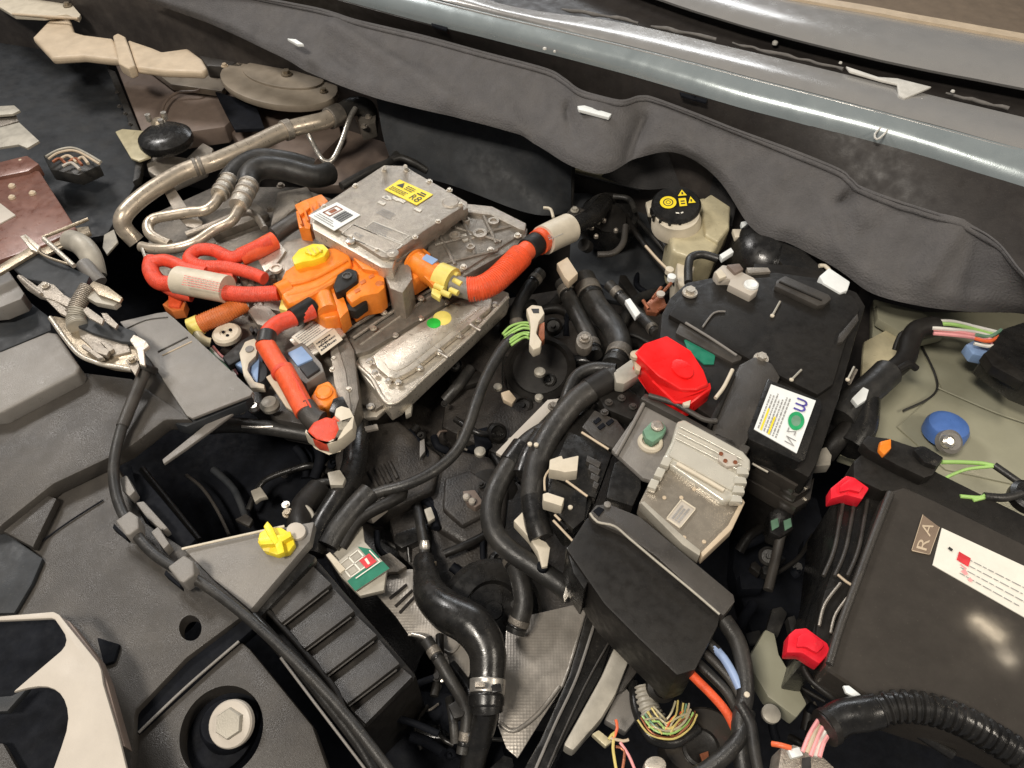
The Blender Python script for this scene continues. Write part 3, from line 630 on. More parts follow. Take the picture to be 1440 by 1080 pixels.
for x, y in ((664, 458), (654, 452), (618, 496), (610, 488)): tube('locating_pin', [(x, y, -.058), (x + 12, y + 7, -.060)], 2.2, 'steel', sc_, sides=8)
slab('green_dot', ell(610, 454, 10, 7), -.0535, .002, 'green_dot', sc_, bev=.0006)
slab('yellow_dot', ell(622, 447, 13, 10), -.0538, .0015, 'yellow_soft', sc_, bev=.0006)
slab('lower_flange', [(484, 566), (500, 560), (524, 574), (546, 566), (560, 560), (530, 586), (505, 588), (490, 600), (484, 592)], -.10, .01, 'alu_plate', sc_, bev=.002)
slab('dark_recess', [(502, 528), (520, 536), (544, 566), (528, 576), (508, 568), (500, 545)], -.092, .01, 'cast_dark', sc_, bev=.002)
bolt(521, 572, -.088, 6, sc_, 'steel')

# ================================================================ HIGH VOLTAGE CONNECTORS
c = thing('high_voltage_plug', 'orange plug at the back left corner of the silver box', 'plug', 'orange high voltage plugs')
slab('shell', [(416, 300), (424, 282), (452, 272), (462, 282), (440, 305), (436, 322), (420, 320)], -.005, .04, 'orange', c, bev=.004)
slab('latch', [(414, 288), (430, 280), (438, 290), (422, 302)], .002, .012, 'orange', c, bev=.002)
tube('boot', [(424, 306, -.02), (404, 318, -.03), (386, 330, -.035)], 12, 'grey_dark', c)
for i in range(4): tube('rib', [(418 + i * 9, 298 - i * 5, .001), (424 + i * 9, 316 - i * 5, .001)], 1.8, 'orange', c, sides=6)
c = thing('high_voltage_plug', 'largest orange plug, topped by a bright yellow locking knob', 'plug', 'orange high voltage plugs')
slab('body', [(392, 398), (400, 380), (420, 366), (470, 346), (492, 356), (495, 372), (470, 396), (420, 424), (404, 428), (396, 418)], .01, .05, 'orange', c, bev=.008, seg=3)
slab('shoulder', [(455, 352), (484, 340), (512, 352), (506, 378), (480, 386), (462, 372)], .000, .05, 'orange', c, bev=.004)
tube('ridge', [(402, 402, .011), (440, 392, .011), (488, 366, .011)], 3, 'orange', c, sides=8)
tube('ridge', [(404, 416, .008), (446, 404, .008), (486, 378, .008)], 3, 'orange', c, sides=8)
tube('cable_collar', [(392, 413, .0), (408, 405, .0)], 15, 'orange', c, sides=20)
slab('yellow_lock', [(410, 362), (420, 350), (440, 342), (455, 343), (462, 350), (456, 360), (440, 366), (426, 368), (414, 372)], .024, .016, 'yellow', c, bev=.003)
slab('lock_grip', [(428, 354), (444, 347), (454, 350), (442, 359)], .029, .006, 'yellow', c, bev=.002)
for i in range(3): tube('lock_rib', [(432 + i * 7, 350 - i * 1.5, .0295), (437 + i * 7, 358 - i * 2, .0295)], 1.2, 'yellow_soft', c, sides=6)
slab('yellow_base', [(396, 418), (414, 414), (418, 424), (408, 438), (392, 434)], -.01, .014, 'yellow_soft', c, bev=.002)
c = thing('high_voltage_plug', 'orange plug with a round black clip, in front of the silver box', 'plug', 'orange high voltage plugs')
slab('body', [(486, 398), (500, 378), (524, 370), (540, 384), (541, 404), (532, 412), (510, 416), (494, 426), (486, 415)], .004, .05, 'orange', c, bev=.005)
slab('crest', [(496, 362), (512, 355), (538, 372), (534, 382), (510, 378)], .012, .03, 'orange', c, bev=.003)
lathe('side_button', (534, 402, -.002), [(7, -4), (7, 4), (4, 6)], 'orange_dull', c, sides=16)
slab('black_clip', [(468, 402), (474, 386), (490, 376), (502, 380), (503, 394), (486, 406), (472, 412)], .012, .02, 'black_plastic', c, bev=.004)
lathe('clip_window', (488, 388, .013), [(7, -1), (7, 1.5), (5, 1.5), (4, 0)], 'grey_dark', c, sides=18)
slab('black_latch', [(470, 410), (486, 408), (500, 424), (516, 414), (516, 426), (500, 438), (480, 434), (468, 424)], -.008, .02, 'black_plastic', c, bev=.003)
for x, y in ((506, 396), (518, 388), (498, 408)): slab('slot', [(x, y), (x + 7, y - 4), (x + 9, y), (x + 2, y + 4)], .0055, .003, 'orange_dull', c, bev=.0005)
c = thing('high_voltage_plug', 'lowest orange plug, feeding the red cable that turns down beside the grey box', 'plug', 'orange high voltage plugs')
slab('body', [(424, 420), (440, 408), (462, 402), (474, 430), (478, 444), (456, 448), (436, 436), (424, 434)], -.012, .04, 'orange', c, bev=.006, seg=3)
tube('collar', [(452, 410, -.012), (462, 440, -.012)], 15, 'orange', c, sides=20)
slab('flange', [(462, 398), (474, 392), (490, 436), (478, 448)], -.004, .04, 'orange', c, bev=.002)
c = thing('high_voltage_plug', 'orange plug with a blue sticker and yellow collar on the right of the silver box', 'plug', 'orange high voltage plugs')
slab('socket', [(563, 368), (572, 350), (592, 345), (606, 356), (602, 380), (580, 394), (566, 388)], -.004, .04, 'orange', c, bev=.005)
pq = [(582, 368, -.005), (600, 380, -.006), (620, 392, -.008)]
tube('barrel', pq, 18, 'orange', c, sides=22); band('barrel_ring', pq, .02, .12, 18, 'orange', c, bulge=1.12); band('barrel_ring', pq, .86, .98, 18, 'orange', c, bulge=1.1)
slab('barrel_key', [(596, 388), (604, 384), (622, 400), (614, 406)], .004, .012, 'orange', c, bev=.001)
q = pts3([(593, 366), (608, 374), (616, 367), (600, 359)], .014); sticker('blue_sticker', q, 'blue_pale', c, th=.003)
pq = [(617, 390, -.008), (636, 398, -.008)]
tube('yellow_collar', pq, 22, 'yellow_soft', c, sides=20)
for i in range(7):
    a = i * math.pi * 2 / 7; tube('collar_tooth', [(624 + 14 * math.cos(a), 394 + 17 * math.sin(a), .004), (636 + 13 * math.cos(a), 400 + 16 * math.sin(a), .004)], 4.2, 'yellow_soft', c, sides=8)
slab('yellow_tab', [(608, 404), (622, 410), (618, 420), (606, 412)], .002, .01, 'yellow_soft', c, bev=.002)

# ================================================================ HIGH VOLTAGE CABLES
GC = 'red-orange high voltage cables'
pc = [(636, 400, -.012), (664, 408, -.012), (690, 398, -.008), (712, 380, -.004), (734, 358, -.006), (756, 340, -.014), (790, 326, -.03)]
c = thing('high_voltage_cable', 'thick ribbed red-orange cable curving right, with a white paper sleeve at its end', 'cable', GC)
tube('grey_sleeve', pc[:2] + [(668, 408, -.012)], 15, 'grey_sheen_plastic', c, sides=20)
tube('ribbed_jacket', [(658, 407, -.012), (676, 405, -.010), (694, 396, -.008), (714, 378, -.004), (732, 360, -.006)], 17.5, 'orange_red', c, sides=22, corr=(.0042, .035))
tube('smooth_jacket', [(728, 364, -.006), (746, 348, -.010), (760, 338, -.016)], 14, 'orange_red', c, sides=20)
band('tape_ring', [(738, 354, -.008), (760, 338, -.016)], .2, .75, 15.5, 'black_plastic', c, bulge=1.06)
tube('end_jacket', [(756, 342, -.014), (768, 334, -.02), (790, 324, -.03)], 18, 'orange_red', c, sides=20)
sp = [(764, 338, -.017), (780, 330, -.024), (800, 321, -.032)]
sv = tube('paper_sleeve', sp, 21, 'cream_light', c, sides=26)
q = pts3([(768, 344), (800, 330), (790, 314), (758, 326)], -.001); 
sb = [P(771, 342, .003), P(802, 328, -.011), P(794, 314, -.011), P(763, 326, .003)]
lines_on([p + Vector((0, 0, .0)) for p in sb], sv, 5, 'ink_grey', seed=31)
tube('tail', [(798, 322, -.035), (820, 312, -.05), (838, 300, -.07), (850, 285, -.10)], 13, 'satin_black', c)
c = thing('high_voltage_cable', 'flat looped red cable at the left, passing under the striped paper sleeve', 'cable', GC)
tube('back_strand', [(380, 340, -.012), (352, 352, -.012), (326, 362, -.014), (300, 352, -.012), (278, 352, -.012), (266, 364, -.013), (282, 374, -.013), (318, 376, -.016), (352, 384, -.02), (372, 392, -.02)], 9, 'red_tape', c, sides=16, corr=(.004, .02))
tube('second_strand', [(372, 352, -.028), (340, 360, -.03), (312, 372, -.03), (290, 388, -.03), (330, 388, -.03)], 9, 'red_tape', c, sides=14)
tube('orange_end', [(386, 338, -.018), (360, 352, -.018), (338, 362, -.02)], 13, 'orange_red', c, sides=16)
lp = [(214, 366, -.02), (212, 380, -.02), (222, 396, -.018), (244, 400, -.014), (280, 406, -.008), (320, 412, -.006), (352, 414, -.004), (392, 412, -.002)]
c = thing('high_voltage_cable', 'front red cable wrapped in a cream paper sleeve with printed lines', 'cable', GC)
tube('jacket', lp, 11, 'red_tape', c, sides=18, corr=(.004, .02))
tube('upper_strand', [(216, 368, -.016), (232, 366, -.014), (250, 372, -.012), (262, 378, -.012), (290, 384, -.014)], 9, 'red_tape', c, sides=14)
tube('lower_strand', [(214, 382, -.03), (232, 402, -.03), (252, 412, -.028), (270, 416, -.03)], 9, 'red_tape', c, sides=14)
sp = [(250, 394, -.010), (284, 400, -.006), (320, 407, -.004)]
sv = tube('paper_sleeve', sp, 20, 'cream_light', c, sides=26, flat=1)
sb = [P(252, 404, .022), P(318, 416, .026), P(322, 398, .026), P(258, 384, .022)]
lines_on(sb, sv, 5, 'ink_red', .04, .96, seed=33, fill=.25); 
slab('red_end', [(236, 412), (258, 418), (252, 432), (236, 430)], -.05, .02, 'orange_red', c, bev=.003)
c = thing('high_voltage_cable', 'short dull orange corrugated cable with yellow end beneath the striped sleeve', 'cable', GC)
pq = [(344, 426, -.03), (318, 440, -.032), (290, 452, -.036), (274, 460, -.04)]
tube('corrugated_jacket', pq, 13, 'orange_dull', c, sides=18, corr=(.004, .03)); tube('yellow_end', [(282, 456, -.038), (268, 462, -.042)], 14.5, 'yellow_soft', c, sides=16)
tube('cream_tail', [(274, 462, -.042), (284, 478, -.045), (296, 482, -.05)], 7, 'yellow_cream', c)
sl('orange_side_clip', [(228, 428), (240, 418), (262, 424), (258, 436), (242, 438)], -.055, .02, 'orange_dull', 'small orange clip left of the dull orange cable', 'clip')
c = thing('high_voltage_cable', 'red and orange cable running down the front, black tape, red cap at its end', 'cable', GC)
tube('top_bend', [(440, 436, -.006), (416, 446, -.004), (392, 455, -.002), (376, 470, -.002), (372, 490, -.004)], 12, 'red_tape', c, sides=16)
tube('tape_wrap', [(440, 430, -.006), (424, 440, -.004), (412, 447, -.003)], 14, 'black_plastic', c, sides=16)
tube('tape_wrap', [(376, 470, .0), (373, 486, .0)], 13.2, 'rubber', c, sides=16)
tube('orange_jacket', [(372, 482, -.002), (386, 506, -.002), (402, 530, -.004)], 13.5, 'orange_red', c, sides=18)
tube('orange_jacket', [(398, 520, -.002), (412, 546, -.004), (430, 580, -.010)], 15, 'orange_red', c, sides=18)
for dx in (-7, 0, 7): tube('crease', [(403 + dx, 524, .010), (416 + dx, 548, .008), (430 + dx, 574, .002)], 2.2, 'red_tape', c, sides=6)
band('joint_ring', [(392, 514, -.002), (404, 534, -.004)], .4, .6, 15, 'red_tape', c, bulge=1.08)
tube('tape_wrap', [(428, 572, -.010), (440, 588, -.014), (452, 594, -.016)], 16, 'grey_dark', c, sides=18)
slab('red_cap', [(430, 606), (440, 592), (458, 584), (474, 588), (478, 602), (472, 616), (460, 622), (444, 618)], .004, .03, 'red_tape', c, bev=.008, seg=3)
s_ = slab('white_sticker', [(428, 608), (438, 614), (452, 620), (464, 624), (480, 616), (496, 602), (498, 586), (492, 574), (480, 570), (472, 574), (470, 584), (478, 590), (480, 604), (472, 618), (458, 622), (440, 614), (430, 602)], .002, .028, 'cream_light', c, bev=.003)
slab('orange_back', [(462, 590), (484, 572), (497, 585), (492, 604), (474, 614)], -.004, .03, 'orange_red', c, bev=.006)
slab('black_link', [(468, 560), (482, 556), (490, 572), (476, 584), (462, 578)], -.02, .02, 'satin_black', c, bev=.003)
c = thing('orange_service_plug', 'orange service plug beside the lower end of the front cable', 'plug')
slab('body', [(436, 558), (446, 540), (462, 534), (472, 546), (474, 562), (460, 572), (444, 574)], -.03, .03, 'orange', c, bev=.006, seg=3)
lathe('turned_knob', (456, 553, -.03), [(12, -2), (12, 3), (9, 5), (5, 5)], 'orange', c, sides=20)

# ================================================================ SENSOR CLUSTER LEFT OF THE CASTING
u = thing('junction_box', 'grey and black junction box with two round white caps left of the front cable', 'junction box')
slab('base', [(300, 500), (345, 455), (372, 440), (410, 452), (470, 560), (440, 600), (390, 590), (330, 545)], -.08, .06, 'grey_dark', u, bev=.005)
slab('black_block', [(312, 502), (340, 478), (362, 465), (374, 478), (345, 500), (322, 514)], -.045, .03, 'black_plastic', u, bev=.003)
lathe('white_cap', (318, 467, -.045), [(20, -8), (20, -2), (17, 1), (9, 1), (8, -1)], 'cream_light', u)
for dx, dy in ((-4, 0), (6, -3), (2, 5)): lathe('cap_hole', (318 + dx, 467 + dy, -.044), [(2.5, 0), (2.3, 1.2)], 'deep_black', u, sides=10)
slab('blue_grey_plate', [(322, 508), (352, 480), (366, 490), (362, 540), (345, 520)], -.05, .02, 'blue_pale', u, bev=.003)
slab('white_hook', [(336, 496), (344, 480), (358, 475), (364, 484), (360, 500), (350, 510), (348, 520), (358, 536), (372, 540), (372, 546), (352, 545), (342, 528)], -.038, .012, 'cream_light', u, bev=.003)
lathe('cap_hole', (351, 491, -.037), [(6, -1), (6, 1)], 'grey_sheen_plastic', u, sides=14)
slab('dark_cup', ell(362, 522, 14, 16), -.055, .03, 'navy_panel', u, bev=.004)
slab('grey_module', [(398, 494), (425, 480), (452, 510), (456, 522), (430, 540), (416, 528)], -.03, .03, 'grey_sheen_plastic', u, bev=.004)
slab('module_lid', [(404, 496), (424, 486), (440, 504), (418, 514)], -.026, .006, 'blue_pale', u, bev=.002)
slab('module_socket', [(420, 515), (440, 506), (450, 518), (432, 530)], -.024, .008, 'navy_panel', u, bev=.002)
slab('pale_strap', [(374, 530), (384, 524), (408, 560), (412, 578), (402, 572)], -.035, .006, 'cream', u, bev=.001)
slab('upper_clip', [(348, 436), (362, 426), (380, 434), (394, 448), (378, 460), (362, 456)], -.035, .015, 'cast_alu', u, bev=.002)
for i in range(5): slab('pin_row', [(350 + i * 6, 462 + i * 1), (354 + i * 6, 458 + i), (358 + i * 6, 464 + i), (354 + i * 6, 468 + i)], -.038, .006, 'black_plastic', u, bev=.0005)
wirebundle(u, [(296, 492), (306, 504), (318, 514), (330, 530)], -.06, ['wire_pink', 'wire_white', 'green_pale', 'blue_pale'], 1.8, 4, seed=4)
lathe('breather', (380, 570, -.06), [(13, -4), (14, 3), (10, 9), (4, 11)], 'post', u, sides=18)
lathe('chrome_ball', (358, 574, -.08), [(8, -2), (9, 3), (5, 7)], 'steel', u, sides=16); lathe('chrome_ball', (340, 578, -.08), [(5, -2), (6, 3), (3, 5)], 'steel', u, sides=14)
tag(tube('lower_coolant_pipe', [(296, 600, -.11), (330, 598, -.10), (380, 602, -.10), (440, 612, -.11)], 11, 'rubber'), 'black coolant pipe passing below the junction box', 'pipe')
tag(tube('thin_bright_rod', [(340, 600, -.09), (360, 601, -.09), (384, 600, -.09)], 2, 'steel'), 'thin bright rod lying on the black coolant pipe', 'rod')
# ================================================================ FRONT PANEL (left and lower left)
fp = thing('front_carrier', 'large grey plastic front carrier panel with a round hole, filling the lower left', 'front panel')
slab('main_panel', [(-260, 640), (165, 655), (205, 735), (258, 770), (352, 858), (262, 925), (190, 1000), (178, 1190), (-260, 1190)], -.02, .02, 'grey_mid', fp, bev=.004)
slab('upper_face', [(-260, 500), (0, 494), (68, 466), (80, 468), (112, 515), (108, 524), (0, 580), (-260, 612)], .035, .03, 'grey_sheen_plastic', fp, bev=.005, seg=3)
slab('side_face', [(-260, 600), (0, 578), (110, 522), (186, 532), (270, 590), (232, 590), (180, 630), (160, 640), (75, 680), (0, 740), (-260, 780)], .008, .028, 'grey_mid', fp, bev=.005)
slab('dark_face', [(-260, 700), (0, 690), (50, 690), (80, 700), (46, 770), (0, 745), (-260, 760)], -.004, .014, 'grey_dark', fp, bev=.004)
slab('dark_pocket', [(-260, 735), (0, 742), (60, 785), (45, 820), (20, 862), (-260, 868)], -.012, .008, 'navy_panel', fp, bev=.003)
slab('right_panel', [(256, 770), (340, 752), (442, 733), (436, 760), (352, 858), (300, 815)], -.016, .02, 'grey_sheen_plastic', fp, bev=.003)
tube('right_edge', [(256, 772, -.012), (340, 753, -.012), (400, 740, -.012)], 2, 'cream_light', fp, sides=8)
tube('panel_seam', [(50, 768, -.018), (95, 735, -.018), (145, 703, -.018)], 1.2, 'deep_black', fp, sides=6)
tube('panel_seam', [(70, 690, -.002), (110, 660, -.002), (165, 625, -.002)], 1.8, 'grey_sheen_plastic', fp, sides=6)
cut(bpy.data.objects['main_panel'], slab('c', ell(252, 865, 16.5, 18.5, 36), .02, .08, 'deep_black', bev=0))
lathe('hole_sleeve', (252, 868, -.07), [(26, -2), (26, 26), (22, 26), (22, 0)], 'deep_black', fp)
slab('moulding', [(135, 895), (150, 900), (168, 905), (160, 930), (145, 935)], -.014, .01, 'deep_black', fp, bev=.003)
slab('clip_stub', [(168, 672), (178, 668), (190, 690), (182, 698), (172, 690)], .004, .02, 'grey_sheen_plastic', fp, bev=.002)
slab('clip_stub', [(212, 748), (222, 740), (238, 764), (230, 772)], .004, .02, 'grey_sheen_plastic', fp, bev=.002)
slab('moulding', [(190, 706), (202, 704), (236, 742), (228, 746), (206, 728)], -.006, .02, 'grey_sheen_plastic', fp, bev=.003)
slab('inner_edge', [(184, 662), (200, 668), (275, 758), (262, 772), (250, 768), (208, 735)], -.030, .04, 'deep_black', fp, bev=.003)
slab('corner_rib', [(178, 612), (228, 588), (230, 592), (186, 622), (180, 632)], .006, .02, 'grey_sheen_plastic', fp, bev=.002)
# rail + bolted tray
rl = thing('bolt_tray', 'grey plastic tray with a round recess around a pale hex bolt at the bottom left', 'tray')
slab('tray_surface', [(190, 1030), (300, 935), (338, 900), (352, 912), (440, 1020), (500, 1190), (180, 1190)], -.035, .03, 'grey_dark', rl, bev=.006)
slab('dark_channel', [(178, 1000), (330, 855), (372, 870), (340, 898), (195, 1032), (182, 1028)], -.030, .02, 'deep_black', rl, bev=.003)
tube('tray_edge', [(195, 1030, -.030), (262, 966, -.030), (336, 902, -.030)], 2.2, 'grey_sheen_plastic', rl, sides=8)
cut(bpy.data.objects['tray_surface'], slab('c', ell(290, 1010, 72, 58, 48, -58), .02, .12, 'deep_black', bev=0))
slab('recess_cup', ell(290, 1014, 84, 70, 48, -58), -.062, .01, 'deep_black', rl, bev=.001)
lathe('bolt_boss', (322, 1022, -.055), [(36, -4), (34, 20), (30, 26)], 'deep_black', rl, sides=36)
ax = (-.12, -.35, .93)
lathe('hex_bolt', (325, 1018, -.022), [(32, -6), (32, 2), (30, 5), (22, 6), (21, 6)], 'bracket_beige', rl, axis=ax, sides=36)
lathe('hex_head', (324, 1017, -.018), [(21, 0), (21, 5), (19, 8), (10, 8)], 'post', rl, axis=ax, sides=6)
tube('long_rail', [(355, 868, -.028), (420, 940, -.028), (500, 1040, -.028), (540, 1110, -.028)], 9, 'satin_black', rl, sides=12)
tube('rail_highlight', [(395, 925, -.018), (440, 985, -.018), (520, 1090, -.018)], 2, 'grey_sheen_plastic', rl, sides=8)
# bonnet-release rod
ct = thing('stay_cable', 'thin black rod running from the latch down over the grey front panel', 'rod')
cp = [(206, 516, .040), (188, 560, .030), (172, 600, .024), (162, 640, .020), (160, 670, .016), (166, 705, .012), (182, 738, .010), (212, 775, .008), (248, 800, .006), (290, 824, .004), (350, 870, .002), (420, 935, .0), (490, 1010, -.002), (560, 1100, -.004)]
tube('rod', cp, 7.5, 'rubber', ct, sides=16); 
tube('rod_sheath', cp[:3], 8.6, 'grey_dark', ct, sides=16)
lathe('end_collar', (206, 518, .040), [(14, -4), (15, -2), (15, 4), (13, 6)], 'black_plastic', ct, axis=(.25, .6, .3))
for x, y, w in ((180, 738, 1), (256, 803, 1.15)):
    slab('clip', [(x - 18 * w, y - 6), (x + 2 * w, y - 20 * w), (x + 14 * w, y - 12 * w), (x + 15 * w, y + 4 * w), (x + 2 * w, y + 14 * w), (x - 4 * w, y + 14)], .024, .026, 'grey_sheen_plastic', ct, bev=.003, seg=3)
    slab('clip_slot', [(x - 20 * w, y - 2), (x - 2 * w, y + 16 * w), (x - 2 * w, y + 20 * w), (x - 22 * w, y + 4 * w)], .012, .014, 'deep_black', ct, bev=.001)
sc2 = thing('yellow_fastener', 'yellow star-shaped plastic fastener on the grey panel above the ribbed box', 'fastener')
slab('base', ell(388, 760, 27, 20, 9, 10), -.004, .012, 'yellow', sc2, bev=.003)
slab('fin', [(370, 740), (376, 732), (384, 742), (392, 760), (386, 766), (376, 752)], .008, .014, 'yellow', sc2, bev=.002)
slab('fin', [(362, 756), (390, 752), (408, 746), (410, 754), (392, 764), (366, 766)], .006, .012, 'yellow', sc2, bev=.002)
slab('fin', [(384, 756), (396, 758), (400, 776), (390, 780)], .007, .012, 'yellow', sc2, bev=.002)
slab('cut_out', [(368, 766), (382, 766), (378, 776), (370, 774)], -.0035, .002, 'yellow_soft', sc2, bev=0)
slab('cream_washer', ell(416, 746, 14, 12, 18), -.008, .008, 'bracket_beige', sc2, bev=.002)
# duct panel with thin flap
dp = thing('air_duct_panel', 'light grey angular duct panel with a scored line beside the orange cables', 'duct')
slab('top_face', [(168, 452), (220, 440), (234, 438), (246, 448), (356, 550), (352, 556), (270, 588), (262, 584), (212, 508)], .012, .006, 'grey_sheen_plastic', dp, bev=.002)
slab('fold_face', [(176, 456), (212, 506), (266, 588), (256, 590), (200, 545), (170, 500)], .004, .02, 'grey_dark', dp, bev=.002)
tube('score_line', [(222, 495, .0125), (264, 474, .0125)], 1.3, 'grey_dark', dp, sides=6); tube('score_line', [(228, 500, .0125), (270, 480, .0125)], .9, 'cream', dp, sides=6)
tube('score_line', [(178, 462, .0125), (206, 450, .0125), (236, 446, .0125)], 1.0, 'grey_dark', dp, sides=6)
slab('underside', [(262, 586), (354, 556), (345, 566), (262, 600), (246, 596)], .000, .02, 'navy_panel', dp, bev=.001)
slab('flap', [(357, 551), (356, 560), (300, 602), (262, 630), (230, 652), (228, 646), (290, 596), (340, 560)], -.012, .006, 'grey_sheen_plastic', dp, bev=.0015)
# dark opening contents
tn = thing('cooling_fan_shroud', 'black fan shroud seen inside the dark opening of the front panel', 'fan shroud')
slab('shroud_plate', [(180, 640), (250, 590), (400, 590), (440, 640), (440, 740), (260, 780), (200, 720)], -.20, .03, 'deep_black', tn, bev=.004)
tube('shroud_arc', [(262, 668, -.16), (284, 686, -.16), (304, 715, -.16), (322, 752, -.16)], 2.4, 'grey_dark', tn, sides=10)
tube('shroud_arc', [(300, 660, -.17), (330, 690, -.17), (350, 740, -.17)], 5, 'navy_panel', tn, sides=10)
tube('shroud_rib', [(200, 660, -.15), (240, 710, -.15), (280, 760, -.15)], 5, 'black_plastic', tn, sides=10)
slab('shroud_clip', [(352, 690), (366, 684), (376, 698), (366, 700), (358, 706)], -.14, .01, 'post', tn, bev=.002)
slab('shroud_clip', [(330, 730), (346, 722), (356, 730), (350, 740)], -.15, .01, 'grey_dark', tn, bev=.002)
# left edge blocks above
lb = thing('grey_side_block', 'light grey plastic block at the left edge under the metal rim', 'block')
slab('block_top', [(-260, 380), (0, 376), (10, 378), (34, 412), (30, 420), (0, 432), (-260, 455)], .03, .03, 'grey_sheen_plastic', lb, bev=.003)
slab('block_wall', [(-260, 436), (0, 432), (34, 418), (70, 446), (72, 464), (0, 494), (-260, 510)], -.012, .03, 'navy_panel', lb, bev=.003)
# latch
la = thing('bonnet_latch', 'scratched metal bonnet latch with stacked blades and a spring on the left', 'latch')
slab('base_plate', [(70, 447), (76, 444), (105, 450), (140, 462), (180, 474), (196, 486), (200, 506), (186, 520), (160, 517), (134, 510), (112, 500), (92, 478)], .046, .008, 'zinc_gold', la, bev=.002)
tube('base_rim', [(71, 447, .048), (90, 474, .048), (112, 499, .048), (140, 511, .048), (166, 516, .048), (186, 520, .048)], 3.4, 'alu_plate', la, sides=10)
slab('base_dish', [(108, 456), (140, 466), (178, 478), (184, 494), (160, 500), (130, 490), (112, 474)], .050, .006, 'cast_alu', la, bev=.003)
slab('dark_web', [(104, 440), (140, 446), (190, 466), (196, 482), (170, 480), (130, 468), (108, 458)], .056, .01, 'navy_panel', la, bev=.002)
for q in ([(126, 486), (134, 481), (154, 492), (150, 500), (132, 494)], [(113, 486), (118, 483), (146, 502), (138, 504)], [(140, 480), (146, 478), (160, 490), (154, 494)]): slab('strip', q, .060, .008, 'cast_alu', la, bev=.0015)
tube('spring', [(124, 404, .075), (112, 424, .068), (102, 442, .060)], 10, 'cast_alu', la, sides=16, corr=(.003, .12))
tube('spring', [(112, 436, .062), (108, 450, .056), (110, 460, .054)], 13, 'post', la, sides=16, corr=(.004, .08))
slab('blade', [(126, 400), (132, 395), (152, 403), (172, 418), (168, 425), (150, 418), (138, 414)], .082, .005, 'zinc_gold', la, bev=.001)
slab('blade_face', [(130, 408), (150, 416), (168, 424), (160, 430), (134, 425), (122, 418)], .074, .01, 'post', la, bev=.001)
slab('blade', [(116, 436), (122, 431), (146, 448), (143, 456), (124, 446)], .078, .005, 'cast_alu', la, bev=.001)
slab('blade', [(142, 440), (150, 440), (166, 456), (162, 462), (148, 452)], .07, .005, 'cast_alu', la, bev=.001)
slab('lever', [(24, 390), (30, 386), (52, 402), (60, 395), (76, 400), (90, 414), (108, 424), (100, 434), (76, 422), (54, 416), (36, 404)], .062, .008, 'cast_alu', la, bev=.002)
tube('lever_edge', [(27, 389, .066), (42, 402, .066), (58, 414, .066)], 3, 'cast_alu', la, sides=8)
slab('bar', [(64, 420), (70, 418), (104, 440), (100, 448), (84, 440)], .06, .006, 'cast_alu', la, bev=.001)
slab('hook', [(182, 478), (188, 470), (204, 478), (210, 486), (202, 492), (204, 514), (196, 512), (192, 492)], .062, .006, 'alu_plate', la, bev=.0015)
slab('hook', [(176, 506), (190, 500), (196, 514), (190, 528), (182, 516)], .056, .006, 'cast_alu', la, bev=.0015)
bolt(186, 507, .058, 6, la, 'zinc_gold'); bolt(64, 402, .064, 6, la, 'alu_plate')
mb = thing('metal_rim_bracket', 'folded metal rim bracket between the brown box and the latch', 'bracket')
slab('rim', [(-30, 386), (0, 372), (40, 348), (50, 345), (54, 352), (0, 384), (-30, 398)], .055, .006, 'zinc_gold', mb, bev=.001)
slab('rim_tab', [(28, 332), (36, 329), (56, 346), (52, 354), (42, 350)], .060, .006, 'alu_plate', mb, bev=.001)
tube('rim_bar', [(62, 336, .060), (84, 356, .060), (104, 374, .060)], 3.4, 'alu_plate', mb, sides=10)
tube('rim_bar', [(36, 334, .058), (60, 358, .058), (98, 372, .058)], 2, 'zinc_gold', mb, sides=8)
slab('dark_plate', [(16, 374), (56, 352), (100, 376), (126, 388), (112, 420), (96, 424), (62, 396), (36, 392)], .048, .012, 'navy_panel', mb, bev=.002)
tube('rim_bar', [(60, 334, -.03), (90, 322, -.03), (124, 308, -.03)], 2.6, 'zinc_gold', mb, sides=8)
# pale bracket lower left
hb = thing('beige_frame_bracket', 'pale beige stamped frame with a rounded cut-out in the bottom left corner', 'bracket')
slab('frame', [(-260, 872), (-20, 868), (75, 860), (83, 864), (99, 884), (138, 932), (142, 942), (145, 962), (166, 1032), (205, 1190), (40, 1190), (62, 1110), (76, 1078), (86, 1050), (93, 1028), (95.5, 1010), (94, 996), (90, 984), (84, 975), (76, 969), (66, 965.5), (54, 965), (40, 967), (28, 970), (18, 973), (40, 954), (66, 932), (86, 915), (91, 908), (93, 900), (91, 892), (84, 881), (77, 871), (72, 869), (-260, 884)], .05, .006, 'bracket_beige', hb, bev=.0015)
slab('side_edge', [(84, 866), (98, 874), (138, 926), (150, 956), (176, 1050), (172, 1050), (144, 966), (136, 934), (98, 886)], .044, .02, 'body_taupe', hb, bev=.001)
slab('dark_inner', [(-260, 876), (80, 864), (150, 955), (190, 1190), (-260, 1190)], .005, .01, 'deep_black', hb, bev=.001)
slab('inner_grey', [(-260, 1040), (4, 1045), (24, 1080), (20, 1190), (-260, 1190)], .02, .01, 'grey_dark', hb, bev=.002)
slab('inner_grey', [(-260, 1000), (16, 978), (40, 966), (10, 1000), (-260, 1020)], .03, .01, 'navy_panel', hb, bev=.002)

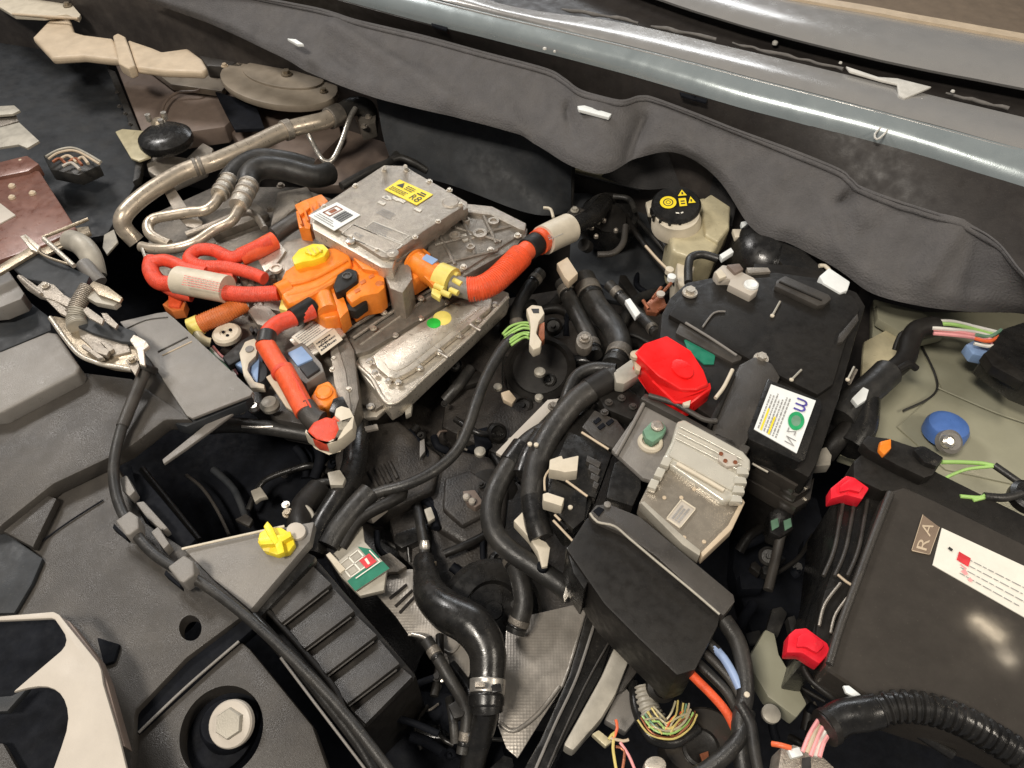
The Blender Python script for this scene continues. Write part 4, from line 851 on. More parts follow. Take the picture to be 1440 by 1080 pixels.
# ================================================================ RIBBED BOX
rb = thing('ribbed_air_box', 'black air box with six ribbed louvres below the yellow fastener', 'air box')
slab('box_body', [(350, 862), (430, 780), (445, 786), (586, 950), (580, 960), (505, 1030), (486, 1000), (380, 900)], -.055, .16, 'black_plastic', rb, bev=.005)
A = [(372, 848), (398, 878), (430, 914), (459, 951), (489, 991)]; 
e0 = [(362, 842), (398, 880), (430, 916), (460, 952), (490, 994), (516, 1022)]
e1 = [(430, 784), (470, 826), (502, 864), (534, 898), (566, 938), (584, 956)]
for i in range(5):
    a, b = e0[i], e0[i + 1]; c_, d = e1[i + 1], e1[i]
    k = .93
    slab('louvre', [(a[0] + 2, a[1] + 2, -.048), (b[0] - 2, b[1] - 4, -.036), (c_[0] - 4, c_[1] - 5, -.036), (d[0] - 1, d[1] + 1, -.048)], None, .014, 'louvre_black', rb, bev=.0012)
    if i: tube('louvre_edge', [(a[0] + 1, a[1] - 1, -.039), (d[0] - 8, d[1] + 4, -.039)], 1.3, 'grey_dark', rb, sides=6)
tube('frame_edge', [(374, 856, -.042), (420, 908, -.042), (466, 962, -.042), (484, 994, -.042)], 4.5, 'black_plastic', rb, sides=10)
slab('box_rim', [(352, 862), (432, 776), (444, 782), (440, 790), (362, 872)], -.034, .02, 'satin_black', rb, bev=.003)
slab('box_foot', [(488, 1012), (500, 1008), (560, 1090), (540, 1190), (510, 1060)], -.05, .03, 'grey_dark', rb, bev=.004)

# ================================================================ GREEN LABEL AND HEAT SHIELD
hs = thing('heat_shield', 'dimpled alloy heat shield partly hidden behind the big coolant hose', 'heat shield')
slab('shield_wing', [(524, 830), (556, 802), (580, 800), (592, 812), (600, 850), (620, 872), (650, 896), (664, 930), (660, 950), (652, 964), (636, 950), (628, 918), (604, 900), (574, 892), (556, 866)], -.14, .004, 'shield', hs, bev=.001)
for a, b in (((548, 842), (572, 822)), ((562, 862), (586, 836)), ((556, 853), (580, 830))): tube('press_mark', [(a[0], a[1], -.138), (b[0], b[1], -.138)], 2.2, 'beam_dark', hs, sides=6)
tube('press_ridge', [(574, 892, -.138), (600, 894, -.138), (632, 918, -.138), (650, 898, -.138)], 2.6, 'shield_plain', hs, sides=7)
slab('shield_panel', [(712, 880), (740, 866), (826, 846), (822, 870), (802, 930), (790, 968), (764, 1008), (728, 1066), (712, 1052), (700, 1020), (708, 960)], -.15, .004, 'shield', hs, bev=.001)
tube('panel_fold', [(702, 1016, -.147), (722, 1028, -.147), (756, 1004, -.147), (786, 966, -.147)], 3.2, 'shield_plain', hs, sides=8)
tube('panel_lip', [(826, 848, -.146), (804, 926, -.146), (790, 966, -.146)], 2, 'shield_plain', hs, sides=6)
lp_ = thing('green_label_plate', 'pale plate with a green, red and white warning label near the ribbed box', 'label plate')
slab('plate', [(461, 784), (486, 764), (502, 732), (510, 740), (514, 770), (544, 800), (540, 830), (506, 838), (480, 812)], -.085, .01, 'post', lp_, bev=.002)
q = pts3([(470, 795), (500, 832), (548, 800), (512, 762)], -.080)
s_ = sticker('label', q, 'post', lp_, th=.001)
shape_on('print', q, [[(.62, 0), (1, 0), (1, 1), (.74, 1), (.62, .5)], [(0, .78), (.5, .78), (.62, 1), (.3, 1)]], 'label_green', s_, .0018)
shape_on('print', q, [[(.08, .10), (.60, .10), (.60, .14), (.08, .14)], [(.08, .40), (.60, .40), (.60, .44), (.08, .44)], [(.08, .70), (.60, .70), (.60, .74), (.08, .74)], [(.08, .1), (.11, .1), (.11, .74), (.08, .74)], [(.32, .1), (.35, .1), (.35, .74), (.32, .74)], [(.58, .1), (.61, .1), (.61, .74), (.58, .74)]], 'paper', s_, .0025)
shape_on('print', q, [[(.14, .48), (.30, .48), (.30, .66), (.14, .66)], [(.38, .18), (.56, .18), (.56, .36), (.38, .36)]], 'post', s_, .0022)
shape_on('print', q, [[(.36, .56), (.66, .56), (.66, .88), (.36, .88)]], 'ink_red', s_, .0028)
shape_on('print', q, [[(.42, .68), (.60, .66), (.60, .72), (.42, .75)], [(.70, .2), (.73, .2), (.73, .94), (.70, .94)], [(.3, .92), (.73, .92), (.73, .95), (.3, .95)]], 'paper', s_, .0031)
slab('cream_end', [(458, 780), (464, 776), (486, 800), (478, 806)], -.076, .008, 'cream_light', lp_, bev=.001)

# ================================================================ CENTRE HOSES
h = thing('coolant_hose', 'big black S-shaped coolant hose with a steel clamp at its lower end', 'hose')
hp = [(596, 786, -.12, 14), (598, 806, -.11, 17), (606, 836, -.09, 24), (630, 860, -.075, 28), (664, 880, -.07, 30), (684, 912, -.075, 27), (686, 950, -.085, 25), (684, 985, -.09, 24), (684, 1000, -.095, 24)]
tube('hose', hp, 26, 'satin_black', h, sides=28)
band('clamp', hp, .865, .93, 26, 'steel', h, bulge=1.0 * 24.5 / 24); band('clamp_edge', hp, .935, .975, 26, 'satin_black', h, bulge=1.08)
slab('clamp_screw', [(690, 962), (704, 960), (706, 972), (692, 974)], -.050, .01, 'satin_black', h, bev=.002)
slab('clamp_screw', [(668, 958), (682, 958), (682, 966), (668, 966)], -.048, .008, 'cast_alu', h, bev=.001)
lathe('neck_collar', (599, 794, -.118), [(13, -4), (15, 0), (15, 4), (9, 6)], 'zinc_gold', h, axis=(0, .8, .5)); lathe('neck_collar', (597, 768, -.12), [(7, -4), (8, 0), (6, 8)], 'steel', h, axis=(0, .8, .5))
tube('thin_neck', [(598, 790, -.12), (594, 756, -.13), (588, 720, -.15), (580, 690, -.17)], 7, 'rubber', h)
tube('lower_stub', [(684, 996, -.10), (680, 1020, -.12), (668, 1060, -.15), (660, 1100, -.18)], 18, 'satin_black', h)
hc = thing('wiring_harness', 'thin grey-black harness sweeping from the white connector down to the left', 'harness')
hq = [(720, 474, -.06), (704, 494, -.05), (684, 530, -.05), (670, 566, -.05), (658, 602, -.055), (642, 634, -.06), (614, 660, -.06), (576, 680, -.06), (540, 690, -.065), (510, 700, -.07)]
tube('sheath', hq, 8, 'rubber', hc)
tube('branch', [(520, 692, -.068), (498, 716, -.07), (476, 744, -.075), (462, 768, -.08)], 16, 'rubber', hc)
tube('branch', [(540, 690, -.066), (566, 694, -.075), (548, 706, -.07), (506, 730, -.075), (480, 770, -.085)], 9, 'black_plastic', hc)
h = thing('coolant_hose', 'black hose rising from behind the yellow fastener to the white stickered cable end', 'hose')
tube('hose', [(440, 780, -.09), (452, 740, -.085), (476, 700, -.085), (496, 660, -.09), (502, 620, -.10), (506, 590, -.13)], 17, 'satin_black', h)
tube('elbow', [(440, 775, -.095), (424, 742, -.09), (428, 715, -.10), (450, 690, -.11)], 20, 'black_plastic', h)
tube('ring', [(412, 722, -.08), (428, 712, -.08), (440, 724, -.08), (444, 744, -.08)], 3, 'post', h, sides=8)
bolt(402, 710, -.08, 6, h, 'steel'); bolt(405, 722, -.08, 8, h, 'zinc_gold')
slab('clip', [(460, 664), (478, 660), (486, 672), (482, 682), (464, 682)], -.06, .014, 'post', h, bev=.002)
wc = thing('white_connector', 'white and rust connector with green wires at the top end of the harness', 'connector')
slab('pod', [(740, 434), (748, 428), (762, 430), (766, 440), (758, 452), (754, 468), (762, 480), (760, 488), (750, 492), (744, 484), (746, 460), (744, 446)], -.030, .02, 'cream_light', wc, bev=.003)
slab('pod_mark', [(747, 434), (758, 434), (758, 440), (750, 440)], -.0292, .002, 'ink', wc, bev=0)
slab('rust_side', [(758, 456), (766, 452), (766, 476), (762, 480), (757, 470)], -.036, .014, 'copper', wc, bev=.002)
wirebundle(wc, [(712, 478), (724, 470), (736, 464), (746, 466)], -.05, ['wire_green'] * 6, 1.8, 4.4, seed=6)
# thick cables from the red terminal cover
GB = 'black battery cables'
c = thing('battery_cable', 'thickest black cable leaving the red terminal cover and curving down to the white plug', 'cable', GB)
tube('jacket', [(866, 530, .02), (840, 544, .015), (812, 562, .01), (786, 592, .0), (764, 628, -.01), (752, 664, -.02), (749, 700, -.03), (755, 735, -.035), (762, 756, -.04)], 17, 'rubber', c, sides=22)
tube('tape', [(858, 532, .021), (830, 549, .013)], 18, 'black_plastic', c, sides=22)
tube('end_boot', [(750, 700, -.028), (755, 735, -.033), (762, 757, -.038)], 18, 'satin_black', c, sides=20)
slab('terminal_sleeve', [(862, 522), (888, 504), (902, 512), (904, 524), (878, 540), (866, 538)], .038, .022, 'post', c, bev=.004)
slab('white_plug', [(722, 732), (740, 714), (748, 752), (768, 762), (774, 770), (770, 796), (762, 798), (756, 775), (744, 756)], -.035, .02, 'cream_light', c, bev=.002)
lathe('plug_tip', (763, 797, -.045), [(8, -4), (8, 4), (5, 6)], 'deep_black', c, sides=14)
c = thing('battery_cable', 'second black cable curving left and sweeping down behind the white plug', 'cable', GB)
tube('jacket', [(780, 600, -.03), (744, 622, -.035), (716, 656, -.04), (696, 692, -.045), (690, 726, -.05), (698, 754, -.055), (720, 776, -.06), (756, 800, -.065), (790, 824, -.07), (802, 838, -.08)], 15, 'rubber', c, sides=20)
slab('metal_end', [(798, 818), (804, 822), (804, 832), (794, 846), (792, 838)], -.05, .006, 'alu_plate', c, bev=.001)
tube('tape', [(736, 628, -.035), (718, 652, -.04)], 17.5, 'satin_black', c, sides=20)
tube('tape', [(762, 612, -.028), (745, 640, -.03), (735, 668, -.035)], 15, 'satin_black', c, sides=20)
c = thing('battery_cable', 'thin black loop above the thickest cable, left of the red terminal cover', 'cable', GB)
tube('jacket', [(866, 520, .005), (836, 518, .0), (812, 528, -.005), (800, 550, -.01), (792, 576, -.02)], 9, 'rubber', c, sides=16)
tube('jacket_branch', [(870, 548, .0), (850, 560, -.005), (840, 570, -.01)], 9, 'black_plastic', c, sides=14)
sl('flat_metal_bar', [(697, 636), (770, 562), (786, 560), (780, 572), (722, 632), (718, 648)], -.055, .008, 'bracket_beige', 'flat pinkish metal bar lying behind the thick black cable', 'bar', bev=.0015)
bolt(778, 572, -.05, 8, bpy.data.objects['flat_metal_bar'], 'cast_dark')
# ================================================================ RED TERMINAL COVER
rc = thing('red_terminal_cover', 'bright red faceted battery terminal cover', 'terminal cover')
slab('cover_top', [(892, 496, .075), (906, 482, .078), (938, 471, .078), (972, 492, .075), (990, 520, .07), (997, 540, .066), (980, 548, .068), (958, 548, .07), (926, 528, .074)], None, .02, 'red', rc, bev=.004, seg=3)
slab('cover_skirt', [(892, 500, .066), (926, 530, .066), (958, 550, .064), (982, 549, .062), (999, 536, .062), (1001, 546, .055), (972, 568, .052), (948, 566, .052), (916, 536, .056), (898, 510, .060)], None, .03, 'red', rc, bev=.003)
slab('raised_oval', ell(960, 518, 17, 11, 24, 32), .0755, .004, 'red', rc, bev=.001)
lathe('hinge_pin', (893, 500, .068), [(7, -3), (7, 3), (4, 5)], 'cream', rc, sides=14)
slab('hinge_tab', [(888, 494), (900, 490), (906, 502), (900, 522), (894, 520)], .060, .01, 'cream', rc, bev=.002)
slab('tip_clip', [(960, 566), (972, 562), (970, 570), (962, 570)], .056, .006, 'cream_light', rc, bev=.001)

# ================================================================ 12V BATTERY
bt = thing('battery', 'black twelve volt battery with a label carrying a green ring on its near corner', 'battery')
slab('case', [(930, 442), (942, 418), (966, 396), (1010, 388), (1090, 382), (1150, 390), (1206, 410), (1218, 430), (1205, 470), (1180, 560), (1150, 650), (1138, 672), (1050, 622), (960, 560), (925, 500)], .025, .20, 'black_plastic', bt, bev=.006)
slab('lid', [(940, 442), (952, 420), (972, 402), (1012, 394), (1090, 388), (1150, 396), (1200, 416), (1210, 434), (1190, 480), (1172, 540), (1150, 555), (1110, 535), (1060, 508), (990, 470)], .034, .015, 'black_plastic', bt, bev=.004)
slab('terminal_ledge', [(958, 450), (968, 446), (1050, 488), (1042, 506), (1030, 510), (950, 468)], .030, .012, 'grey_dark', bt, bev=.002)
tube('lid_ridge', [(964, 454, .036), (1000, 476, .036), (1036, 500, .036)], 2, 'grey_sheen_plastic', bt, sides=7)
tube('lid_ridge', [(988, 460, .036), (1004, 440, .036), (1020, 438, .036)], 1.4, 'grey_sheen_plastic', bt, sides=6)
slab('green_recess', [(962, 478), (972, 474), (1006, 500), (1004, 512), (990, 512), (968, 494)], .027, .006, 'label_green', bt, bev=.001)
slab('handle', [(1092, 394), (1104, 387), (1166, 414), (1170, 420), (1160, 428), (1150, 430), (1090, 402)], .044, .012, 'grey_dark', bt, bev=.003)
tube('handle_rib', [(1096, 396, .0455), (1156, 422, .0455)], 1.6, 'black_plastic', bt, sides=6)
for a, b in (((1097, 424), (1086, 444)), ((1127, 520), (1113, 534)), ((1201, 516), (1192, 534))):
    tube('vent_pin', [(a[0], a[1], .036), (b[0], b[1], .036)], 1.6, 'post', bt, sides=6); lathe('vent_pin_tip', (b[0], b[1], .036), [(3, -1), (3, 1), (1, 2)], 'cream_light', bt, sides=8)
slab('side_notch', [(1180, 470), (1206, 440), (1208, 450), (1186, 480), (1178, 482)], .04, .02, 'grey_dark', bt, bev=.002)
bolt(970, 412, .036, 11, bt, 'alu_plate'); bolt(1070, 505, .036, 11, bt, 'alu_plate')
slab('hold_down_band', [(1040, 512), (1062, 500), (1086, 510), (1098, 530), (1062, 600), (1040, 640), (1000, 612), (1006, 580)], .040, .02, 'grey_dark', bt, bev=.005)
slab('hold_down_rib', [(1028, 530), (1036, 522), (1010, 584), (1000, 600), (996, 594)], .046, .014, 'black_plastic', bt, bev=.002)
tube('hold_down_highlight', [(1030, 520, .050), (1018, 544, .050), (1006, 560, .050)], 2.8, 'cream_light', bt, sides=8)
slab('label_frame', [(1052, 606), (1080, 532), (1088, 536), (1154, 562), (1156, 572), (1132, 646), (1124, 650), (1054, 618)], .042, .06, 'satin_black', bt, bev=.002)
q = pts3([(1120, 638), (1060, 604), (1084, 541), (1147, 564)], .0425)
s_ = sticker('paper_label', q, 'paper_white', bt, th=.0008)
# u runs right-to-left along the lower edge, v runs up the label
q2 = [q[1], q[2], q[3], q[0]]     # u: bottom-left -> top-left, v: towards the right
lines_on(q2, s_, 7, 'ink_grey', .05, .95, .04, .52, seed=41, fill=.4, h=.002)
shape_on('print', q2, [[(.04, .12), (.5, .12), (.5, .16), (.04, .16)], [(.04, .30), (.4, .30), (.4, .34), (.04, .34)]], 'yellow', s_, .0022)
shape_on('print', q2, ring(.50, .76, .10, .17, 1.0, 28), 'ink_green', s_, .0024)
shape_on('print', q2, ring(.50, .76, 0, .10, 1.0, 24), 'green_pale', s_, .0024)
shape_on('print', q2, ring(.755, .76, .035, .065, 1.6, 12, 0, 180) + ring(.86, .76, .035, .065, 1.6, 12, 0, 180) + [[(a, .62), (a + .032, .62), (a + .032, .76), (a, .76)] for a in (.69, .79, .893)], 'ink_violet', s_, .0024)
text_on('Z', q2, 'ink_grey', s_, .24, .33, .66, .84, h=.0024, name='print'); text_on('N', q2, 'ink_grey', s_, .07, .18, .68, .90, h=.0024, name='print')
for d, z in ((0, -.0), (14, -.02), (30, -.04)):
    slab('case_step', [(1048, 622 + d), (1128, 662 + d), (1146, 640 + d), (1140, 672 + d), (1120, 684 + d), (1048, 642 + d)], z, .03, 'gloss_black', bt, bev=.002)
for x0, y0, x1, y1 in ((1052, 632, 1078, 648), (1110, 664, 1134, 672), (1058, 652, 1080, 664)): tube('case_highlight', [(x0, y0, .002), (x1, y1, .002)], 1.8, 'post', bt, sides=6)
sl('beige_spacer', [(1152, 632), (1162, 628), (1170, 640), (1168, 654), (1146, 656)], -.02, .02, 'post', 'small beige block beside the near right corner of the labelled battery', 'block', bev=.002)

# ================================================================ CONTROL UNIT (PALE) ON BRACKET
cu = thing('control_unit', 'pale ribbed control unit with a small rectangular data label, below the red cover', 'control unit')
slab('smoked_face', [(938, 640), (952, 650), (1044, 700), (1026, 742), (985, 780), (962, 762), (898, 708), (912, 680)], .035, .03, 'clear_smoke', cu, bev=.004)
slab('fin_block', [(952, 592), (962, 588), (1046, 634), (1056, 646), (1056, 660), (1046, 668), (1050, 682), (1040, 700), (1018, 706), (940, 652), (934, 640), (944, 620)], .045, .03, 'milky', cu, bev=.006, seg=4)
slab('fin_step', [(950, 618), (1040, 668), (1030, 690), (940, 640)], .049, .01, 'milky', cu, bev=.003, seg=3)
for i in range(3):
    o = i * 8
    tube('cooling_fin', [(956 - i * 3, 600 + o, .048), (1000 - i * 3, 622 + o, .048), (1044 - i * 1.5, 646 + o, .048)], 1.1, 'milky', cu, sides=8)
for i in range(4): slab('clip_tooth', [(1036 - i * 2, 656 + i * 13), (1052 - i * 3, 658 + i * 13), (1054 - i * 3, 667 + i * 13), (1036 - i * 3, 666 + i * 13)], .052, .012, 'milky', cu, bev=.002)
for i in range(3): slab('clip_tooth', [(934 - i * 9, 640 + i * 16), (946 - i * 9, 644 + i * 16), (940 - i * 9, 656 + i * 16), (928 - i * 9, 652 + i * 16)], .048, .012, 'milky', cu, bev=.002)
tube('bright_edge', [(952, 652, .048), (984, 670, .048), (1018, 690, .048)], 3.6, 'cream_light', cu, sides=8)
slab('connector_nest', [(1012, 634), (1036, 640), (1040, 654), (1022, 656), (1010, 646)], .052, .008, 'bracket_beige', cu, bev=.002)
for x, y in ((1014, 638), (1020, 648), (1034, 650)): lathe('pin_hole', (x, y, .053), [(3, -1), (3, 1)], 'copper', cu, sides=10)
slab('edge_strip', [(900, 706), (906, 704), (966, 758), (986, 774), (984, 782), (960, 766)], .040, .02, 'post', cu, bev=.002)
slab('edge_strip', [(1044, 700), (1048, 706), (1030, 744), (988, 784), (986, 776), (1024, 738)], .042, .02, 'cream', cu, bev=.002)
q = pts3([(936, 730), (956, 744), (979, 716), (958, 702)], .036)
s_ = sticker('data_label', q, 'bracket_beige', cu, th=.0006)
shape_on('print', q, [[(.0, .0), (1, 0), (1, .06), (0, .06)], [(0, .94), (1, .94), (1, 1), (0, 1)], [(0, 0), (.06, 0), (.06, 1), (0, 1)], [(.94, 0), (1, 0), (1, 1), (.94, 1)]], 'cream_light', s_, .0018)
q3 = [q[3], q[0], q[1], q[2]]
lines_on([q[1], q[2], q[3], q[0]], s_, 3, 'ink_grey', .14, .9, .2, .8, seed=61, fill=.6, h=.0018)
for x, y in ((976, 688), (958, 700), (962, 756), (990, 762), (934, 700)): lathe('face_dimple', (x, y, .0352), [(3, -1), (3, 1), (1.5, 1.5)], 'cream', cu, sides=10)
kb = thing('control_unit_bracket', 'grey plastic bracket plate between the red cover and the pale control unit', 'bracket')
slab('plate', [(860, 632), (906, 566), (914, 558), (936, 560), (966, 586), (956, 600), (942, 640), (924, 678), (904, 672)], .028, .01, 'grey_sheen_plastic', kb, bev=.003)
slab('rim', [(900, 560), (908, 552), (1000, 604), (1056, 628), (1050, 638), (1000, 612)], .040, .02, 'grey_dark', kb, bev=.003)
tube('rim_edge', [(912, 556, .046), (950, 568, .046), (990, 590, .046), (1008, 592, .046)], 4, 'grey_dark', kb, sides=8)
tube('plate_edge', [(866, 640, .032), (886, 604, .032), (906, 566, .032)], 3, 'grey_sheen_plastic', kb, sides=8)
lathe('white_cup', (914, 624, .028), [(17, -2), (18, 4), (16, 8), (12, 8), (11, 2)], 'cream_light', kb)
slab('green_clip', [(904, 604), (916, 592), (932, 592), (938, 602), (932, 612), (918, 622), (908, 616)], .046, .014, 'green_pale', kb, bev=.003)
lathe('clip_lens', (924, 600, .047), [(9, -1), (9, 3), (6, 5)], 'cast_alu', kb, sides=16)
slab('dark_pouch', [(864, 650), (884, 640), (902, 652), (902, 686), (890, 712), (852, 700), (858, 670)], .020, .03, 'satin_black', kb, bev=.004)

# ================================================================ FUSE BLOCK WITH CREAM PLUGS
fb = thing('fuse_block', 'black fuse block holding two cream plugs beside the thick black cable', 'fuse block')
slab('base', [(790, 600), (830, 572), (868, 594), (850, 640), (838, 690), (822, 738), (795, 745), (770, 710), (772, 650)], -.01, .05, 'satin_black', fb, bev=.003)
slab('upper_tier', [(786, 640), (800, 606), (852, 632), (860, 640), (838, 700), (818, 694), (786, 672)], .002, .02, 'satin_black', fb, bev=.002)
slab('lower_tier', [(768, 700), (778, 672), (826, 698), (822, 730), (806, 744), (786, 724)], .000, .02, 'satin_black', fb, bev=.002)
slab('relay', [(818, 600), (836, 576), (868, 590), (880, 606), (862, 630), (838, 618)], .010, .03, 'grey_dark', fb, bev=.003)
for x, y in ((834, 592), (840, 600), (852, 594)): slab('relay_mark', [(x, y), (x + 8, y - 6), (x + 12, y - 2), (x + 4, y + 4)], .0125, .003, 'deep_black', fb, bev=.0005)
slab('cream_plug', [(773, 646), (790, 640), (792, 645), (814, 640), (812, 662), (794, 664), (786, 662), (772, 660)], .024, .024, 'cream_light', fb, bev=.002)
slab('cream_plug', [(763, 694), (770, 692), (794, 700), (790, 712), (778, 708), (764, 704)], .020, .024, 'cream_light', fb, bev=.002)
for a, b in (((818, 608), (856, 632)), ((796, 676), (826, 698)), ((778, 732), (816, 772)), ((780, 724), (788, 732))): tube('bright_edge', [(a[0], a[1], .016), (b[0], b[1], .016)], 1.8, 'cream', fb, sides=6)
for x, y in ((832, 660), (802, 714), (745, 625), (754, 626)): lathe('bright_pin', (x, y, .006), [(3.4, -1), (3.4, 2), (1.5, 3)], 'cream_light', fb, sides=10)
for i in range(4): slab('fuse', [(826 + i * 3, 640 + i * 12), (846 - i * 1, 650 + i * 10), (842 - i, 658 + i * 10), (824 + i * 3, 648 + i * 12)], .012, .012, 'grey_dark', fb, bev=.001)
tube('plug_wire', [(773, 660, .0), (766, 672, .0), (766, 690, .0)], 1.6, 'cream', fb, sides=6)
slab('arm', [(840, 556), (866, 540), (900, 556), (908, 574), (888, 590), (850, 574)], .012, .02, 'black_plastic', fb, bev=.004)
for x, y in ((856, 566), (874, 560), (890, 572), (850, 580)): bolt(x, y, .014, 6, fb, 'grey_dark')

# ================================================================ BLACK BLOCK COVER
cb = thing('cable_box_cover', 'plain black box cover with a folded upper edge, in front of the control unit', 'cover')
slab('front_face', [(796, 772), (826, 726), (838, 734), (920, 776), (1014, 858), (1010, 880), (978, 942), (952, 950), (900, 900), (850, 850)], .040, .09, 'black_plastic', cb, bev=.004)
slab('upper_flange', [(828, 722), (838, 710), (856, 708), (900, 726), (1032, 836), (1034, 846), (1018, 866), (1010, 862), (922, 782), (880, 752), (834, 732)], .046, .02, 'grey_dark', cb, bev=.003)
tube('flange_edge', [(830, 722, .050), (840, 734, .050), (864, 740, .050), (886, 758, .050), (924, 790, .050), (970, 828, .050), (1012, 864, .050)], 2.0, 'post', cb, sides=8)
slab('flange_slot', [(834, 718), (842, 712), (850, 716), (842, 726)], .0475, .002, 'deep_black', cb, bev=.0005)
lathe('flange_pin', (854, 710, .046), [(5, -1), (5, 2), (2, 4)], 'grey_sheen_plastic', cb, sides=12)
slab('left_face', [(796, 770), (828, 728), (842, 744), (836, 800), (822, 830), (806, 806)], .036, .08, 'satin_black', cb, bev=.004)
# coloured wires below
wr = thing('cable_bundle', 'fan of black, red-orange and pale blue cables leaving the black box cover', 'cables')
tube('black_wire', [(1018, 872, .02), (1036, 900, .02), (1046, 936, .02), (1048, 980, .015), (1040, 1020, .01), (1046, 1090, .0)], 12, 'rubber', wr, sides=16)
tube('orange_wire', [(962, 938, .01), (980, 956, .015), (1002, 978, .015), (1022, 1002, .01), (1036, 1030, .0)], 6.5, 'orange_red', wr)
tube('orange_wire_end', [(952, 928, .01), (972, 946, .012)], 7.2, 'rubber', wr)
tube('blue_wire', [(1004, 910, .018), (1018, 926, .02), (1030, 946, .02), (1040, 968, .018)], 6, 'wire_blue', wr)
tube('blue_wire_end', [(988, 896, .015), (1010, 916, .018)], 7, 'rubber', wr)
tube('black_wire', [(970, 922, .006), (1000, 950, .012), (1024, 976, .010), (1040, 1008, .0)], 7, 'rubber', wr)
tube('black_wire', [(980, 908, .006), (1010, 936, .012), (1034, 966, .010), (1044, 1000, .0)], 6.5, 'grey_dark', wr)
tube('black_wire', [(1040, 990, .02), (1056, 1020, .02), (1062, 1060, .02), (1070, 1100, .02)], 8, 'rubber', wr)
tube('black_wire', [(1050, 1000, .01), (1040, 1040, .01), (1000, 1078, .0), (960, 1100, -.01)], 12, 'rubber', wr)
lathe('bright_stud', (1050, 977, .036), [(4, -1), (4, 2), (2, 3)], 'cream_light', wr, sides=10)
wy = thing('wire_tangle', 'tangle of yellow and green wires in a round black sheath under the box cover', 'wires')
for k, (pts_, ms) in enumerate((([(904, 1006), (920, 1026), (944, 1032), (966, 1018), (974, 1000)], ['wire_yellow', 'yellow_cream', 'wire_green', 'copper', 'wire_yellow']),
        ([(912, 1000), (924, 1014), (940, 1022), (954, 1008), (960, 988)], ['yellow_cream', 'wire_yellow', 'beam_dark', 'wire_yellow', 'green_pale', 'cream']),
        ([(908, 1018), (926, 1016), (936, 1030)], ['yellow_cream', 'wire_green', 'beam_dark', 'wire_yellow']), ([(940, 1034), (950, 1014), (968, 1004)], ['wire_orange', 'yellow_cream', 'wire_yellow', 'copper']))):
    wirebundle(wy, pts_, -.068, ms, 1.5, 4, seed=70 + k)
tube('sheath', [(890, 960, -.09), (896, 1000, -.085), (915, 1036, -.085), (948, 1044, -.09), (980, 1024, -.1)], 8, 'satin_black', wy)
tube('conduit', [(905, 970, -.09), (912, 1000, -.085), (930, 1024, -.085)], 16, 'post', wy, sides=16, corr=(.006, .08))
lathe('round_plug', (930, 965, -.07), [(22, -4), (22, 4), (16, 8), (14, 4)], 'black_plastic', wy, axis=(.2, -.3, .9))
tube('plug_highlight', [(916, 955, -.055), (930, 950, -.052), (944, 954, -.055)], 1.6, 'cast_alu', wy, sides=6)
w2 = thing('loose_wires', 'loose cream and purple wires with a small cream terminal at the bottom edge', 'wires')
slab('terminal', [(832, 1032), (842, 1026), (862, 1042), (852, 1050)], -.05, .012, 'yellow_cream', w2, bev=.002)
for p_, m_ in (([(856, 1040), (864, 1030), (862, 1052), (868, 1090)], 'wire_yellow'), ([(858, 1038), (876, 1042), (884, 1040)], 'cream'), ([(872, 1044), (884, 1062), (896, 1090)], 'wire_pink'), ([(866, 1050), (878, 1056), (874, 1090)], 'copper'), ([(862, 1040), (868, 1024), (866, 1012)], 'wire_orange')):
    tube('wire', [(a, b, -.045) for a, b in p_], 2.2, m_, w2, sides=7)
po = thing('pale_post', 'pale slanted plastic post beside the dimpled heat shield', 'post')
slab('post_face', [(868, 900), (886, 904), (890, 916), (866, 976), (846, 1010), (806, 1056), (792, 1048), (812, 1012), (846, 950)], -.06, .03, 'post', po, bev=.004)
slab('post_ledge', [(886, 914), (898, 920), (900, 940), (876, 972), (866, 974)], -.075, .02, 'grey_dark', po, bev=.003)
slab('post_web', [(866, 978), (880, 966), (892, 980), (896, 1010), (880, 1030), (850, 1012)], -.085, .02, 'grey_sheen_plastic', po, bev=.003)
po = thing('black_channel', 'slanted black channel between the heat shield and the pale post', 'channel')
slab('channel', [(830, 848), (868, 880), (846, 950), (800, 1030), (760, 1110), (720, 1110), (760, 1040), (800, 950)], -.10, .05, 'satin_black', po, bev=.004)
tube('channel_edge', [(838, 870, -.095), (812, 950, -.095), (780, 1020, -.095), (745, 1100, -.095)], 2.2, 'grey_sheen_plastic', po, sides=7)
tube('channel_edge', [(858, 900, -.095), (820, 970, -.095), (770, 1080, -.095)], 1.6, 'grey_dark', po, sides=7)
sl('bottom_silver_knob', ell(922, 1076, 16, 14), -.03, .02, 'alu_plate', 'silver knob cut off by the bottom edge below the yellow wire tangle', 'knob', bev=.004)
gp = sl('glossy_round_motor', ell(985, 1040, 52, 48, 36), -.11, .06, 'gloss_black', 'glossy round black housing between the wire tangle and the cable bundle', 'housing', bev=.008, seg=3)
lathe('screw', (980, 1026, -.109), [(5, -1), (5, 3), (2, 4)], 'steel', gp, sides=10)
lathe('cap', (985, 1052, -.109), [(26, -1), (26, 4), (22, 6), (18, 4)], 'black_plastic', gp, sides=28)
slab('purple_tag', [(984, 1060), (996, 1056), (998, 1072), (990, 1078)], -.10, .004, 'copper', gp, bev=.0005)

